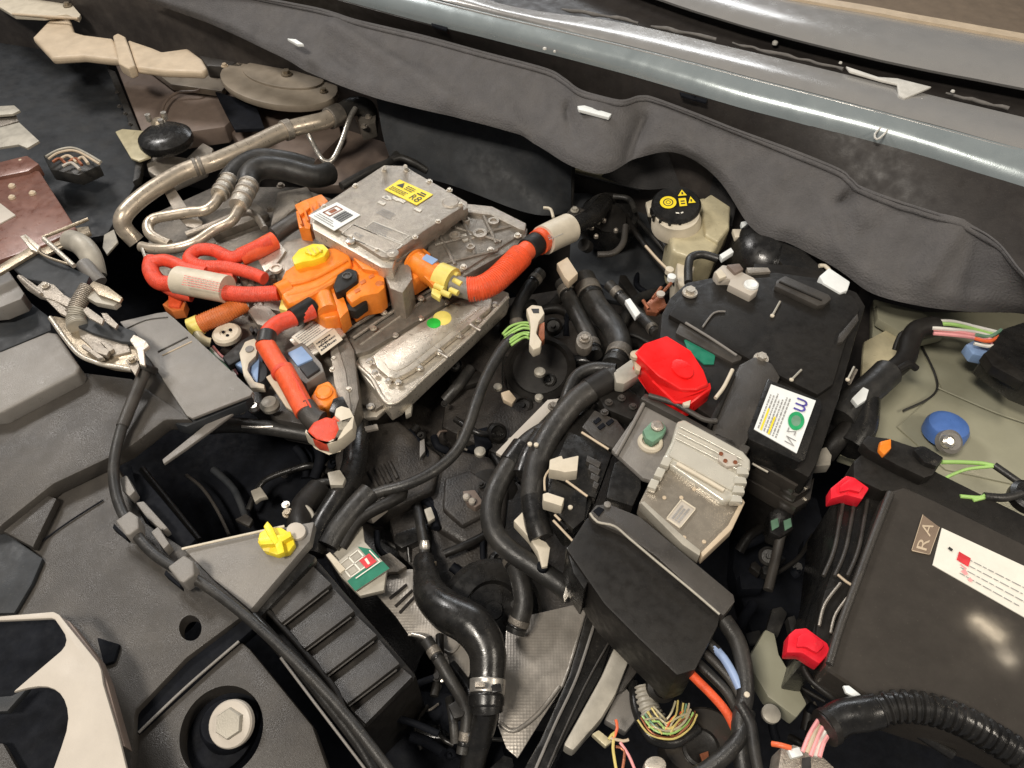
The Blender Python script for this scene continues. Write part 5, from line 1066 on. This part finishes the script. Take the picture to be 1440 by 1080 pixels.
# ================================================================ RIGHT-HAND GLOSSY BOX
gb = thing('glossy_box', 'large glossy black lidded box at the lower right with a white label and red clips', 'box')
slab('lid', [(1248, 690), (1272, 682), (1310, 700), (1620, 850), (1560, 1130), (1400, 1050), (1250, 1000), (1160, 940), (1166, 920), (1205, 820)], .075, .06, 'gloss_black', gb, bev=.007, seg=3)
tube('lid_edge', [(1252, 694, .079), (1230, 750, .079), (1204, 820, .079), (1182, 880, .079), (1166, 934, .079)], 5.5, 'grey_dark', gb, sides=12)
slab('rear_flange', [(1200, 648), (1230, 622), (1270, 632), (1320, 664), (1630, 818), (1620, 866), (1400, 760), (1276, 692), (1240, 690), (1200, 672)], .060, .04, 'black_plastic', gb, bev=.005)
slab('side_wall', [(1180, 690), (1200, 690), (1246, 700), (1205, 820), (1172, 900), (1160, 935), (1130, 930), (1150, 860), (1170, 800)], .035, .14, 'satin_black', gb, bev=.004)
for x0 in (1186, 1202, 1220): tube('side_groove', [(x0, 704, .040), (x0 - 12, 770, .040), (x0 - 28, 810, .040)], 3, 'grey_dark', gb, sides=8)
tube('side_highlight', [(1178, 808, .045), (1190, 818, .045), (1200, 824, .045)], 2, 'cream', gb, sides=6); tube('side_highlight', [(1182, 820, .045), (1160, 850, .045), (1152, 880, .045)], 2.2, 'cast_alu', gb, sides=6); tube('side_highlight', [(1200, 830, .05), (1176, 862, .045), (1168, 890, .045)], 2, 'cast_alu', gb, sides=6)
slab('side_step', [(1160, 830), (1186, 818), (1198, 826), (1172, 870), (1166, 920), (1144, 920), (1150, 868)], .042, .02, 'black_plastic', gb, bev=.003)
tube('front_flange', [(1160, 950, .04), (1200, 980, .04), (1260, 1010, .035), (1340, 1060, .03)], 9, 'satin_black', gb)
tube('front_flange', [(1130, 938, .03), (1140, 956, .03), (1170, 980, .03), (1186, 990, .025)], 5, 'black_plastic', gb)
q = pts3([(1311, 795), (1460, 880), (1460, 806), (1324, 743)], .0755)
s_ = sticker('white_label', q, 'paper', gb, th=.0008)
lines_on(q, s_, 4, 'ink_grey', .25, .95, .08, .62, seed=51, h=.002, fill=.15)
shape_on('print', q, [[(.20, .40), (.32, .38), (.33, .60), (.21, .62)]], 'ink_red', s_, .0022)
shape_on('print', q, [[(.26, .20), (.30, .16), (.33, .22), (.29, .30)], [(.33, .10), (.36, .08), (.38, .14), (.35, .18)], [(.24, .33), (.30, .30), (.31, .33), (.25, .36)]], 'wire_pink', s_, .0022)
shape_on('print', q, [[(.10, .55), (.14, .53), (.15, .60), (.11, .62)]], 'ink', s_, .0022)
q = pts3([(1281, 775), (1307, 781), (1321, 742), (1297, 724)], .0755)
s_ = sticker('tan_reflection', q, 'tan_reflection', gb, th=.0005)  # tan ground is a reflection put into colour, its letters are print
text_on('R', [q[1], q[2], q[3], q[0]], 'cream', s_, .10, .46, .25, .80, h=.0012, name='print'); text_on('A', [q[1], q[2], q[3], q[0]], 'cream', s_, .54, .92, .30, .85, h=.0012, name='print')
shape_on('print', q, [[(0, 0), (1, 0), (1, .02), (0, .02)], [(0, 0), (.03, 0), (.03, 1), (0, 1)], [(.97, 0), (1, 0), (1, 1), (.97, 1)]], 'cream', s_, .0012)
for nm, P_ in (('r1', (1195, 686)), ('r2', (1136, 906))):
    x, y = P_
    if nm == 'r1': pts_ = [(1168, 686), (1190, 668), (1202, 671), (1223, 686), (1213, 702), (1198, 698), (1190, 696), (1168, 702)]
    else: pts_ = [(1109, 892), (1118, 884), (1134, 882), (1164, 904), (1169, 916), (1153, 934), (1140, 926), (1128, 918), (1106, 918)]
    c = thing('red_clip', 'upper red locking clip, at the far corner of the glossy box' if nm == 'r1' else 'lower red locking clip, at the near left corner of the glossy box', 'clip', 'red locking clips')
    slab('clip_body', pts_, .062, .022, 'red_pink', c, bev=.003)
    slab('clip_face', [((a - x) * .62 + x + 3, (b - y) * .55 + y - 3) for a, b in pts_], .067, .006, 'red_pink', c, bev=.002)
    tube('clip_arm', [(x - 6, y + 8, .04), (x - 18, y + 20, .03)], 5, 'black_plastic', c)
# convoluted conduit
cc = thing('corrugated_conduit', 'black corrugated conduit curving across the bottom right corner', 'conduit')
tube('conduit', [(1222, 1004, .10), (1256, 994, .105), (1300, 996, .11), (1345, 1010, .11), (1390, 1034, .105), (1460, 1080, .10), (1530, 1150, .09)], 21, 'satin_black', cc, sides=26, corr=(.0085, .085))
tube('smooth_end', [(1164, 1022, .09), (1186, 1008, .095), (1212, 1004, .10), (1232, 1000, .10)], 24, 'satin_black', cc, sides=24)
tube('end_lip', [(1160, 1024, .09), (1168, 1020, .09)], 26, 'black_plastic', cc, sides=24)
sl('white_paper_tab', [(1186, 964), (1194, 964), (1212, 978), (1206, 982), (1190, 974)], .095, .004, 'paper_white', 'small white tab in front of the glossy box near the conduit', 'tab', bev=.0006)
gc = thing('grey_connector', 'grey connector with pink wires at the bottom edge left of the conduit', 'connector')
slab('shell', [(1098, 1050), (1116, 1046), (1150, 1056), (1176, 1080), (1176, 1110), (1090, 1110)], .07, .04, 'cast_alu', gc, bev=.004)
slab('top_clip', [(1108, 1054), (1124, 1050), (1130, 1062), (1114, 1066)], .076, .008, 'paper_white', gc, bev=.001)
slab('slot', [(1128, 1066), (1140, 1064), (1142, 1100), (1128, 1100)], .0715, .003, 'ink', gc, bev=0)
wirebundle(gc, [(1140, 1062), (1148, 1040), (1160, 1020)], .085, ['wire_pink', 'cream', 'wire_pink', 'wire_white', 'wire_pink'], 3.2, 6, seed=9)
tube('orange_lead', [(1086, 1046, .07), (1098, 1048, .075), (1112, 1052, .075)], 4, 'wire_orange', gc, sides=8)

# ================================================================ RIGHT EDGE: WING FITTINGS
kn = thing('blue_knob', 'blue capped round fastener on the beige inner wing', 'fastener')
lathe('blue_cap', (1329, 606, -.105), [(29, -6), (29, 8), (26, 14), (18, 18), (8, 19)], 'blue', kn, axis=(.0, .1, .9))
lathe('grey_collar', (1331, 622, -.095), [(17, 0), (17, 10), (12, 14)], 'grey_sheen_plastic', kn, axis=(.05, -.5, .85)); lathe('bolt_tip', (1331, 621, -.078), [(10, 0), (9, 6), (5, 9)], 'steel', kn, axis=(.05, -.5, .85), sides=12)
ws = thing('sleeved_loom', 'black sleeved loom dropping between the labelled battery and the beige wing', 'wiring loom')
tube('sleeve', [(1316, 458, -.04), (1290, 464, -.04), (1280, 480, -.045), (1272, 506, -.045), (1244, 530, -.04), (1220, 556, -.045), (1204, 590, -.05), (1176, 620, -.06), (1160, 640, -.08)], 14, 'black_plastic', ws, sides=16)
tube('sleeve', [(1248, 524, -.038), (1222, 548, -.04), (1196, 566, -.04), (1180, 590, -.045)], 21, 'rubber', ws, sides=16)
tube('sleeve', [(1210, 560, -.05), (1206, 600, -.06), (1190, 630, -.07)], 26, 'satin_black', ws, sides=16)
tube('branch', [(1262, 520, -.03), (1278, 512, -.03), (1288, 518, -.04)], 5, 'black_plastic', ws); tube('branch', [(1284, 480, -.04), (1270, 468, -.05), (1262, 480, -.06), (1258, 492, -.07)], 3.5, 'black_plastic', ws)
slab('white_tag', [(1198, 560), (1214, 544), (1222, 548), (1218, 562), (1206, 570)], -.008, .008, 'paper_white', ws, bev=.001)
tube('rod', [(1194, 540, -.02), (1204, 520, -.02)], 2.4, 'cast_alu', ws, sides=6)
wp = thing('wire_pair_connector', 'black connector with pink, white and green wires at the right edge', 'connector')
slab('shell', [(1386, 498), (1410, 462), (1440, 452), (1500, 460), (1500, 560), (1440, 536)], -.02, .05, 'satin_black', wp, bev=.005)
slab('shell_tab', [(1384, 496), (1394, 490), (1440, 524), (1440, 538), (1396, 514)], -.014, .02, 'black_plastic', wp, bev=.002)
wirebundle(wp, [(1312, 460), (1340, 462), (1375, 468), (1412, 478)], -.03, ['wire_white', 'wire_green', 'wire_white', 'wire_pink', 'wire_pink'], 2.8, 4.2, seed=12)
wirebundle(wp, [(1372, 476), (1392, 480), (1412, 470)], -.025, ['green_pale', 'wire_orange', 'wire_white'], 2.6, 6, seed=13)
slab('clear_plug', [(1358, 484), (1374, 476), (1394, 492), (1388, 502), (1368, 498)], -.04, .02, 'blue_pale', wp, bev=.003)
sn = thing('orange_sensor', 'long black sensor with an orange insert on the rear edge of the glossy box', 'sensor')
slab('housing', [(1212, 622), (1220, 612), (1250, 616), (1286, 628), (1298, 626), (1328, 644), (1312, 668), (1300, 672), (1262, 654), (1222, 632)], .078, .02, 'black_plastic', sn, bev=.003)
slab('head', [(1284, 632), (1300, 626), (1328, 643), (1318, 656), (1300, 650)], .086, .02, 'satin_black', sn, bev=.003)
slab('orange_insert', [(1238, 620), (1254, 616), (1254, 630), (1244, 640), (1236, 632)], .084, .010, 'orange', sn, bev=.003)
gw = thing('green_wire_lead', 'pair of bright green wires from the orange-marked sensor to the right edge', 'wires')
tube('wire', [(1324, 650, .06), (1352, 650, .055), (1384, 652, .05), (1400, 656, .05)], 3, 'wire_green', gw, sides=8)
tube('wire', [(1316, 682, .04), (1334, 670, .045), (1360, 660, .05), (1396, 656, .05)], 2.4, 'wire_green', gw, sides=8)
tube('wire', [(1350, 698, .06), (1378, 700, .06), (1386, 696, .06)], 3, 'wire_green', gw, sides=8); tube('wire', [(1368, 704, .06), (1384, 700, .06)], 2.6, 'wire_green', gw, sides=8)
tube('black_sleeve', [(1398, 654, .05), (1424, 672, .05), (1450, 690, .05)], 5, 'rubber', gw)
tube('black_sleeve', [(1384, 698, .06), (1412, 700, .06), (1436, 694, .06)], 6, 'rubber', gw)
lathe('grommet', (1446, 700, .05), [(26, -6), (26, 6), (20, 10), (10, 10)], 'satin_black', gw)

# ================================================================ BRAKE FLUID RESERVOIR
rv = thing('brake_fluid_reservoir', 'cream brake fluid reservoir with a black cap showing yellow symbols', 'reservoir')
tilt = (-.10, -.18, .98)
slab('tank', [(940, 322), (960, 284), (990, 276), (1020, 290), (1026, 300), (1018, 330), (1005, 352), (975, 362), (945, 352)], -.035, .09, 'yellow_cream', rv, bev=.010, seg=3)
slab('tank_rear', [(985, 282), (1000, 272), (1028, 290), (1026, 320), (1010, 340), (992, 330)], -.028, .05, 'yellow_cream', rv, bev=.006, seg=3)
lathe('neck', (950, 318, -.045), [(34, 0), (34, 12), (31, 18), (30, 26)], 'cream_light', rv, axis=tilt)
lathe('cap', (949, 302, -.03), [(32, 2), (34, 5), (34, 20), (31, 24), (28, 24)], 'satin_black', rv, axis=tilt, sides=36)
for k in range(14):
    a = k * 2 * math.pi / 14; tube('cap_grip', [(949 + 33 * math.cos(a), 301 + 22 * math.sin(a), -.026), (949 + 33 * math.cos(a), 293 + 22 * math.sin(a), -.012)], 2.2, 'black_plastic', rv, sides=6)
s_m = S(949, 302, -.03); cc_ = P(949, 302, -.03) + Vector(tilt).normalized() * 24.6 * s_m
u_ = Vector((1, 0, .10)).normalized(); v_ = Vector(tilt).normalized().cross(u_).normalized()
H = 28 * s_m; q = [cc_ - u_ * H - v_ * H, cc_ + u_ * H - v_ * H, cc_ + u_ * H + v_ * H, cc_ - u_ * H + v_ * H]
shape_on('print', q, ring(.30, .52, 0, .20, 1, 26), 'yellow', rv, .0006); shape_on('print', q, ring(.30, .52, .10, .125, 1, 20), 'ink', rv, .0009)
shape_on('print', q, ring(.30, .52, .045, .06, 1, 14), 'ink', rv, .0009)
shape_on('print', q, [[(.56, .70), (.78, .70), (.68, .90)], [(.56, .36), (.74, .36), (.74, .62), (.56, .62)], [(.78, .44), (.96, .44), (.86, .66)]], 'yellow', rv, .0006)
shape_on('print', q, [[(.65, .74), (.70, .74), (.69, .82), (.66, .82)], [(.60, .42), (.70, .42), (.70, .46), (.60, .46)], [(.60, .50), (.70, .50), (.70, .54), (.60, .54)], [(.84, .48), (.88, .48), (.88, .56), (.84, .56)]], 'ink', rv, .0009)
shape_on('print', q, [[(.44, .14), (.52, .12), (.52, .16), (.44, .18)], [(.56, .12), (.62, .14), (.62, .18), (.56, .16)]], 'paper', rv, .0009)
slab('reservoir_leg', [(952, 350), (985, 352), (974, 384), (962, 398), (952, 394)], -.06, .09, 'cream_light', rv, bev=.004)
slab('reservoir_tab', [(908, 284), (918, 280), (924, 288), (930, 300), (912, 300)], -.04, .01, 'cream_light', rv, bev=.002)
tube('cap_strap', [(924, 282, -.02), (936, 273, -.02), (944, 267, -.02)], 2, 'cream_light', rv, sides=6)
slab('leg_foot', [(952, 392), (962, 386), (976, 396), (970, 404), (956, 402)], -.02, .01, 'cream_light', rv, bev=.002)
tube('supply_hose', [(968, 398, .0), (968, 376, .0), (972, 362, .0), (988, 358, .0), (1010, 364, .0)], 6, 'rubber', rv)
sv = thing('brake_servo', 'glossy round black brake servo with white end fittings behind the battery', 'servo')
lathe('servo_body', (1078, 366, -.08), [(50, -20), (56, 0), (56, 14), (50, 30), (38, 42), (20, 50), (12, 51)], 'satin_black', sv, axis=(.10, -.1, .9), sides=44)
slab('servo_shoulder', [(1100, 340), (1130, 350), (1162, 380), (1160, 392), (1110, 386), (1096, 366)], -.01, .04, 'satin_black', sv, bev=.006)
slab('neck_bar', [(1060, 370), (1110, 372), (1160, 382), (1158, 394), (1110, 388), (1060, 384)], -.0, .02, 'black_plastic', sv, bev=.003)
slab('white_label', [(1152, 388), (1166, 376), (1196, 396), (1192, 408), (1182, 412), (1158, 398)], .038, .02, 'paper_white', sv, bev=.003)
tube('label_cap', [(1152, 374, .005), (1160, 374, .005), (1166, 380, .005)], 3, 'cream_light', sv, sides=8)
slab('white_clip', [(1042, 312), (1052, 310), (1066, 314), (1062, 320), (1044, 320)], -.03, .01, 'paper_white', sv, bev=.001)
slab('white_clip', [(1030, 322), (1044, 322), (1046, 332), (1034, 334)], -.03, .01, 'cream_light', sv, bev=.001)
slab('white_clip', [(1012, 358), (1028, 348), (1032, 354), (1016, 364)], .01, .01, 'paper_white', sv, bev=.001)
slab('steel_rod', [(1050, 376), (1080, 376), (1084, 382), (1052, 384)], .03, .01, 'cast_alu', sv, bev=.001)
lathe('mount_stud', (1064, 328, -.06), [(5, -2), (5, 4), (2, 6)], 'steel', sv, sides=10)
tube('pedal_arc', [(1108, 340, -.04), (1118, 360, -.035), (1122, 376, -.03)], 2, 'cast_alu', sv, sides=6)
cn = thing('battery_clamp_connector', 'whitish lobed clamp connector at the rear edge of the labelled battery', 'connector')
slab('body', [(1004, 382), (1016, 372), (1030, 374), (1044, 382), (1060, 390), (1068, 398), (1066, 408), (1056, 416), (1040, 408), (1024, 400), (1028, 392), (1010, 392)], .048, .018, 'bracket_beige', cn, bev=.003)
lathe('round_end', (1056, 402, .048), [(10, -1), (10, 3), (8, 5), (4, 3)], 'paper_white', cn, sides=18)
slab('latch', [(1022, 372), (1040, 370), (1046, 378), (1034, 384)], .054, .01, 'body_taupe', cn, bev=.002); slab('latch', [(1006, 382), (1014, 378), (1022, 388), (1012, 392)], .053, .008, 'cream_light', cn, bev=.001)
wl2 = thing('reservoir_wiring', 'small white and rust brown terminals on wires left of the reservoir foot', 'terminals')
lathe('white_end', (941, 382, -.01), [(6, -2), (6, 5), (3, 6)], 'cream_light', wl2, sides=12); lathe('white_end', (944, 392, -.01), [(6, -2), (6, 5), (3, 6)], 'paper_white', wl2, sides=12)
tube('lead', [(908, 346, -.02), (924, 364, -.015), (938, 378, -.01)], 2, 'cream', wl2, sides=6)
slab('rust_terminal', [(906, 428), (920, 416), (934, 418), (938, 430), (924, 440), (910, 438)], -.02, .01, 'copper', wl2, bev=.002)
for a, b in (((918, 420), (930, 404)), ((926, 436), (942, 428)), ((912, 434), (904, 422)), ((928, 416), (944, 398))): tube('prong', [(a[0], a[1], -.014), (b[0], b[1], -.010)], 2.4, 'copper', wl2, sides=6)
lathe('ring_terminal', (929, 414, -.010), [(6, -1), (6, 2), (4, 2)], 'bracket_beige', wl2, sides=14)
sl('white_cable_tag', [(879, 422), (886, 419), (901, 440), (894, 446)], -.02, .01, 'paper_white', 'small white tag on a wire above the red terminal cover', 'tag', bev=.001)
sl('cream_cable_clip', [(783, 370), (798, 361), (813, 384), (800, 396), (794, 390)], -.03, .018, 'cream', 'cream rectangular clip below the paper sleeve of the ribbed cable', 'clip', bev=.002)

# ================================================================ DARK MECHANISM BEHIND THE SLEEVE
mo = thing('coolant_pump', 'round black pump with small bright studs between the paper sleeve and the reservoir', 'pump')
lathe('pump_body', (856, 312, -.13), [(38, -20), (42, 0), (42, 10), (36, 20), (30, 20), (28, 12)], 'satin_black', mo, axis=(.1, -.2, .95), sides=36)
lathe('pump_face', (854, 310, -.11), [(26, 0), (26, 6), (12, 8)], 'black_plastic', mo, axis=(.1, -.2, .95))
tube('pump_hose', [(862, 276, -.08), (884, 280, -.08), (893, 296, -.08)], 4, 'rubber', mo); tube('pump_hose', [(840, 358, -.08), (862, 356, -.08), (876, 342, -.08), (880, 318, -.08)], 4.5, 'grey_dark', mo)
for x, y in ((832, 322), (841, 314), (850, 298), (849, 312), (866, 326), (838, 334)): lathe('stud', (x, y, -.095), [(3.4, 0), (3.4, 4), (1.5, 6)], 'cast_alu', mo, sides=8)
slab('pump_bracket', [(796, 300), (806, 288), (826, 296), (836, 288), (842, 276), (846, 280), (840, 302), (824, 310), (804, 312)], -.09, .008, 'grey_dark', mo, bev=.002)
bolt(808, 296, -.088, 6, mo, 'post'); lathe('spout', (824, 346, -.09), [(9, -6), (9, 8), (6, 8)], 'black_plastic', mo, axis=(-.4, -.4, .6), sides=16)
tube('white_arc', [(764, 292, -.06), (774, 294, -.06), (778, 306, -.06)], 2.2, 'cream_light', mo, sides=6)
pn = thing('inner_bulkhead', 'smooth dark bulkhead plate left of the brake fluid reservoir', 'panel')
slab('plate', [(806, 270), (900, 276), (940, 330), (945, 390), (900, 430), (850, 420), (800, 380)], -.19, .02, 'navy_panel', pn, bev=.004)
tube('plate_pipe', [(878, 300, -.12), (896, 330, -.11), (930, 374, -.10), (952, 402, -.09)], 4, 'black_plastic', pn); tube('plate_pipe', [(893, 306, -.12), (912, 326, -.11), (940, 358, -.10)], 3, 'rubber', pn)
tube('plate_pipe', [(915, 305, -.1), (925, 330, -.1), (948, 362, -.09)], 5, 'rubber', pn)

# ================================================================ DRIVE UNIT AND DEEP CLUTTER (centre)
du = thing('drive_unit', 'dark drive unit castings and invented clutter deep below the centre hoses', 'drive unit')
slab('casting', [(500, 590), (560, 570), (700, 420), (820, 400), (960, 450), (930, 560), (860, 700), (900, 900), (800, 1000), (560, 980), (420, 700)], -.20, .12, 'cast_black', du, bev=.01)
slab('casting_step', [(520, 640), (600, 620), (680, 640), (760, 700), (740, 840), (640, 860), (560, 780)], -.162, .06, 'cast_black', du, bev=.01)
slab('casting_step', [(640, 470), (760, 440), (860, 460), (880, 520), (800, 560), (700, 640), (620, 600)], -.165, .06, 'cast_black', du, bev=.01)
lathe('motor_end', (690, 860, -.17), [(70, -10), (72, 10), (64, 22), (40, 26), (36, 16), (14, 16), (12, 24)], 'satin_black', du, axis=(.2, -.3, .9), sides=36)
lathe('bearing_cover', (690, 700, -.17), [(40, -10), (40, 6), (30, 12), (10, 12)], 'black_plastic', du, axis=(.1, -.4, .9), sides=30)
lathe('bearing_cover', (760, 520, -.15), [(50, -10), (50, 6), (42, 12), (38, 6), (10, 8)], 'black_plastic', du, axis=(-.1, -.3, .9), sides=30)
slab('ribbed_cover', [(470, 640), (500, 600), (560, 590), (620, 640), (610, 690), (540, 720), (480, 700)], -.135, .06, 'cast_black', du, bev=.008, seg=3)
for i in range(4): tube('cover_rib', [(520 + i * 9, 664 - i * 5, -.133), (532 + i * 9, 688 - i * 5, -.133)], 3, 'cast_black', du, sides=8)
slab('gear_housing', [(600, 650), (640, 630), (690, 640), (716, 680), (710, 740), (660, 770), (610, 740), (590, 700)], -.148, .06, 'cast_black', du, bev=.012, seg=3)
slab('gear_housing_step', [(625, 672), (660, 660), (690, 680), (688, 720), (650, 740), (622, 715)], -.138, .02, 'cast_black', du, bev=.006, seg=3)
rr = random.Random(17)
DM = ['black_plastic', 'satin_black', 'rubber', 'black_plastic', 'deep_black', 'deep_black']
regs = [(520, 590, 180, 190, 30), (560, 620, 170, 260, 38), (640, 440, 230, 150, 30), (620, 560, 160, 130, 22), (560, 960, 160, 120, 14), (390, 610, 120, 90, 16), (780, 400, 150, 160, 18)]
def clutter(parent, x0, y0, wd, ht, n, zlo, zhi, rr):  # random filler parts invented for the dark depths of the bay
    for i in range(n):
        x = x0 + rr.random() * wd; y = y0 + rr.random() * ht; z = rr.uniform(zlo, zhi); k = rr.random(); m = rr.choice(DM)
        a = rr.uniform(0, 6.28); l = rr.uniform(14, 44)
        if k < .50:
            b = a + rr.uniform(-1, 1)
            tube('pipe', [(x, y, z), (x + l * math.cos(a), y + l * math.sin(a), z + rr.uniform(-.01, .01)), (x + l * (math.cos(a) + math.cos(b)), y + l * (math.sin(a) + math.sin(b)), z - .01)], rr.uniform(3, 9), m, parent, sides=10)
        elif k < .70:
            ww = rr.uniform(5, 13); c_, s_ = math.cos(a), math.sin(a); l *= .55
            pts_ = [(x + c_ * u - s_ * v, y + s_ * u + c_ * v) for u, v in ((-l, -ww), (l * .7, -ww), (l, 0), (l * .7, ww), (-l, ww * .7))]
            slab('bracket', pts_, z, rr.uniform(.006, .03), m, parent, bev=.002)
        elif k < .86:
            r = rr.uniform(6, 15); lathe('boss', (x, y, z), [(r, -4), (r, 3), (r * .75, 6), (r * .7, 2), (r * .3, 2), (r * .25, 7)], m, parent, axis=(rr.uniform(-.6, .6), rr.uniform(-.8, .2), 1), sides=20)
        elif k < .94: bolt(x, y, z + .01, rr.uniform(4, 8), parent, rr.choice(['cast_dark', 'beam_dark', 'grey_dark', 'black_plastic']), axis=(rr.uniform(-.5, .5), rr.uniform(-.6, .2), 1))
        else: tube('wire', [(x, y, z + .01), (x + l * .5 * math.cos(a), y + l * .5 * math.sin(a), z + .015), (x + l * math.cos(a + .6), y + l * math.sin(a + .6), z)], 1.8, rr.choice(['post', 'cast_dark', 'body_taupe', 'beam_dark']), parent, sides=6)
for r in regs: clutter(du, *r, -.21, -.14, rr)
for x, y, r in ((675, 636, 8), (759, 524, 8), (758, 560, 6), (718, 620, 4), (700, 545, 6)): lathe('pale_plug', (x, y, -.10), [(r, -2), (r, 3), (r * .6, 5)], 'post', du, sides=16)
slab('pale_tab', [(704, 552), (716, 548), (726, 560), (720, 568), (708, 562)], -.10, .01, 'cream', du, bev=.002)
slab('pale_tab', [(510, 716), (536, 700), (544, 710), (522, 728), (514, 726)], -.09, .02, 'bracket_beige', du, bev=.003)
tube('pale_tab_arm', [(536, 704, -.09), (546, 698, -.09), (552, 692, -.09)], 3.4, 'cast_alu', du, sides=8)
slab('pale_tab', [(568, 564), (574, 556), (580, 566), (578, 580), (570, 584)], -.10, .012, 'post', du, bev=.002); slab('pale_tab', [(590, 620), (597, 616), (598, 634), (590, 644)], -.12, .01, 'grey_sheen_plastic', du, bev=.002)
slab('pale_tab', [(512, 600), (530, 596), (532, 602), (514, 606)], -.09, .006, 'bracket_beige', du, bev=.001)
slab('pale_tab', [(596, 716), (606, 712), (612, 728), (602, 734)], -.12, .01, 'post', du, bev=.002)
slab('copper_fitting', [(650, 690), (668, 688), (680, 706), (668, 714), (656, 706)], -.125, .02, 'body_taupe', du, bev=.003)
for x, y in ((656, 700), (664, 706)): lathe('fitting_tip', (x, y, -.12), [(5, -1), (5, 4), (3, 6)], 'bracket_beige', du, sides=12)
slab('alloy_wedge', [(526, 786), (548, 776), (572, 796), (560, 804), (534, 806)], -.13, .02, 'cast_dark', du, bev=.003)
# named hoses in the middle distance
GM = 'black hoses in the middle of the bay'
for pts_, r, lab in (([(820, 392, -.10), (838, 430, -.10), (862, 460, -.10), (872, 490, -.09), (862, 516, -.08)], 17, 'black hose looping down just left of the red terminal cover'),
                     ([(792, 398, -.11), (806, 430, -.11), (826, 470, -.11), (836, 500, -.11)], 12, 'black hose hanging below the cream clip'),
                     ([(856, 400, -.09), (880, 424, -.09), (908, 452, -.07), (924, 470, -.05)], 8, 'thin black hose passing under the small white tag'),
                     ([(760, 384, -.12), (740, 410, -.12), (726, 440, -.12), (730, 470, -.13)], 9, 'thin black hose dropping behind the white and rust connector'),
                     ([(716, 776, -.10), (730, 810, -.10), (736, 850, -.11), (724, 890, -.13)], 14, 'black hose beside the big S-shaped coolant hose'),
                     ([(600, 900, -.10), (630, 950, -.10), (656, 1000, -.12), (650, 1060, -.14)], 9, 'thin black hose under the heat shield wing')):
    eh = tag(tube('engine_hose', pts_, r, 'rubber', sides=16), lab, 'hose', GM)
    for t0 in (.12, .82): band('hose_clamp', pts_, t0, t0 + .07, r, 'cast_dark', eh, bulge=1.09); band('clamp_edge', pts_, t0 + .075, t0 + .11, r, 'satin_black', eh, bulge=1.06)
rc2 = sl('round_coil_cap', ell(822, 478, 12, 13, 20), -.06, .02, 'cast_dark', 'small round metal cap left of the red terminal cover', 'cap', bev=.003)
bolt(822, 477, -.058, 8, rc2, 'cast_alu')
su = thing('subframe', 'dark subframe and brackets in the shadow between the two batteries', 'subframe')
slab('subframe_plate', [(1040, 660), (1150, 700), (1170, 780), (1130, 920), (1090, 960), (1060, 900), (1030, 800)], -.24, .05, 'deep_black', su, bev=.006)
clutter(su, 1050, 690, 100, 220, 22, -.18, -.10, rr)
slab('black_plug', [(1082, 720), (1096, 712), (1114, 716), (1116, 744), (1098, 756), (1082, 748)], -.06, .03, 'satin_black', su, bev=.003)
for i in range(2): slab('green_mark', [(1084 + i * 18, 732), (1094 + i * 18, 728), (1096 + i * 18, 740), (1086 + i * 18, 746)], -.058, .004, 'green_pale', su, bev=.0008)
tube('plug_cable', [(1098, 752, -.07), (1092, 780, -.08), (1080, 830, -.09)], 7, 'grey_dark', su)
slab('beige_web', [(1050, 930), (1076, 884), (1090, 890), (1096, 920), (1120, 960), (1136, 990), (1120, 1010), (1080, 980)], -.06, .03, 'body_beige', su, bev=.004)
lathe('grey_bung', (1084, 1004, -.04), [(13, -3), (13, 3), (9, 5)], 'post', su, sides=20)
clutter(su, 1090, 960, 90, 100, 10, -.12, -.06, rr)
ll = thing('lower_left_ducting', 'dark ducting in the shadow below the heat shield wing', 'duct')
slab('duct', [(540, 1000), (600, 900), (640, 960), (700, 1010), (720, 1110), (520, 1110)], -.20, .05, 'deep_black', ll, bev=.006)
clutter(ll, 570, 930, 110, 130, 16, -.16, -.11, rr)
tube('steel_strap', [(580, 892, -.115), (600, 898, -.11), (618, 916, -.11), (626, 940, -.115)], 3, 'steel', ll, sides=8)
lathe('bright_stud', (622, 956, -.11), [(4, -1), (4, 3), (2, 4)], 'steel', ll, sides=10)

# ================================================================ ORIGINS
bpy.context.view_layer.update()
def desc(o):
    out = [o]
    for c in o.children: out += desc(c)
    return out
def world_pts(o):
    if o.type != 'MESH': return []
    vs = o.data.vertices; st = max(1, len(vs) // 60)
    return [o.matrix_basis @ vs[i].co for i in range(0, len(vs), st)]
done = set()
def place(o, parent_origin):
    base = o.matrix_basis.copy()
    pts_ = [p for d in desc(o) for p in world_pts(d)] if o.type == 'EMPTY' else world_pts(o)
    placed = base != Matrix.Identity(4)
    if placed or not pts_:
        org = base.translation.copy()
    else:
        xs = [p.x for p in pts_]; ys = [p.y for p in pts_]; zs = [p.z for p in pts_]
        org = Vector(((min(xs) + max(xs)) / 2, (min(ys) + max(ys)) / 2, min(zs) if not o.parent else (min(zs) + max(zs)) / 2))
    kids = list(o.children)
    for k in kids: place(k, org)
    if placed: o.matrix_basis = Matrix.Translation(org - parent_origin) @ base.to_3x3().to_4x4()
    else:
        if o.type == 'MESH': o.data.transform(Matrix.Translation(-org))
        o.location = org - parent_origin
for o in [o for o in sc.objects if o.parent is None and o.type in ('MESH', 'EMPTY')]: place(o, Vector())
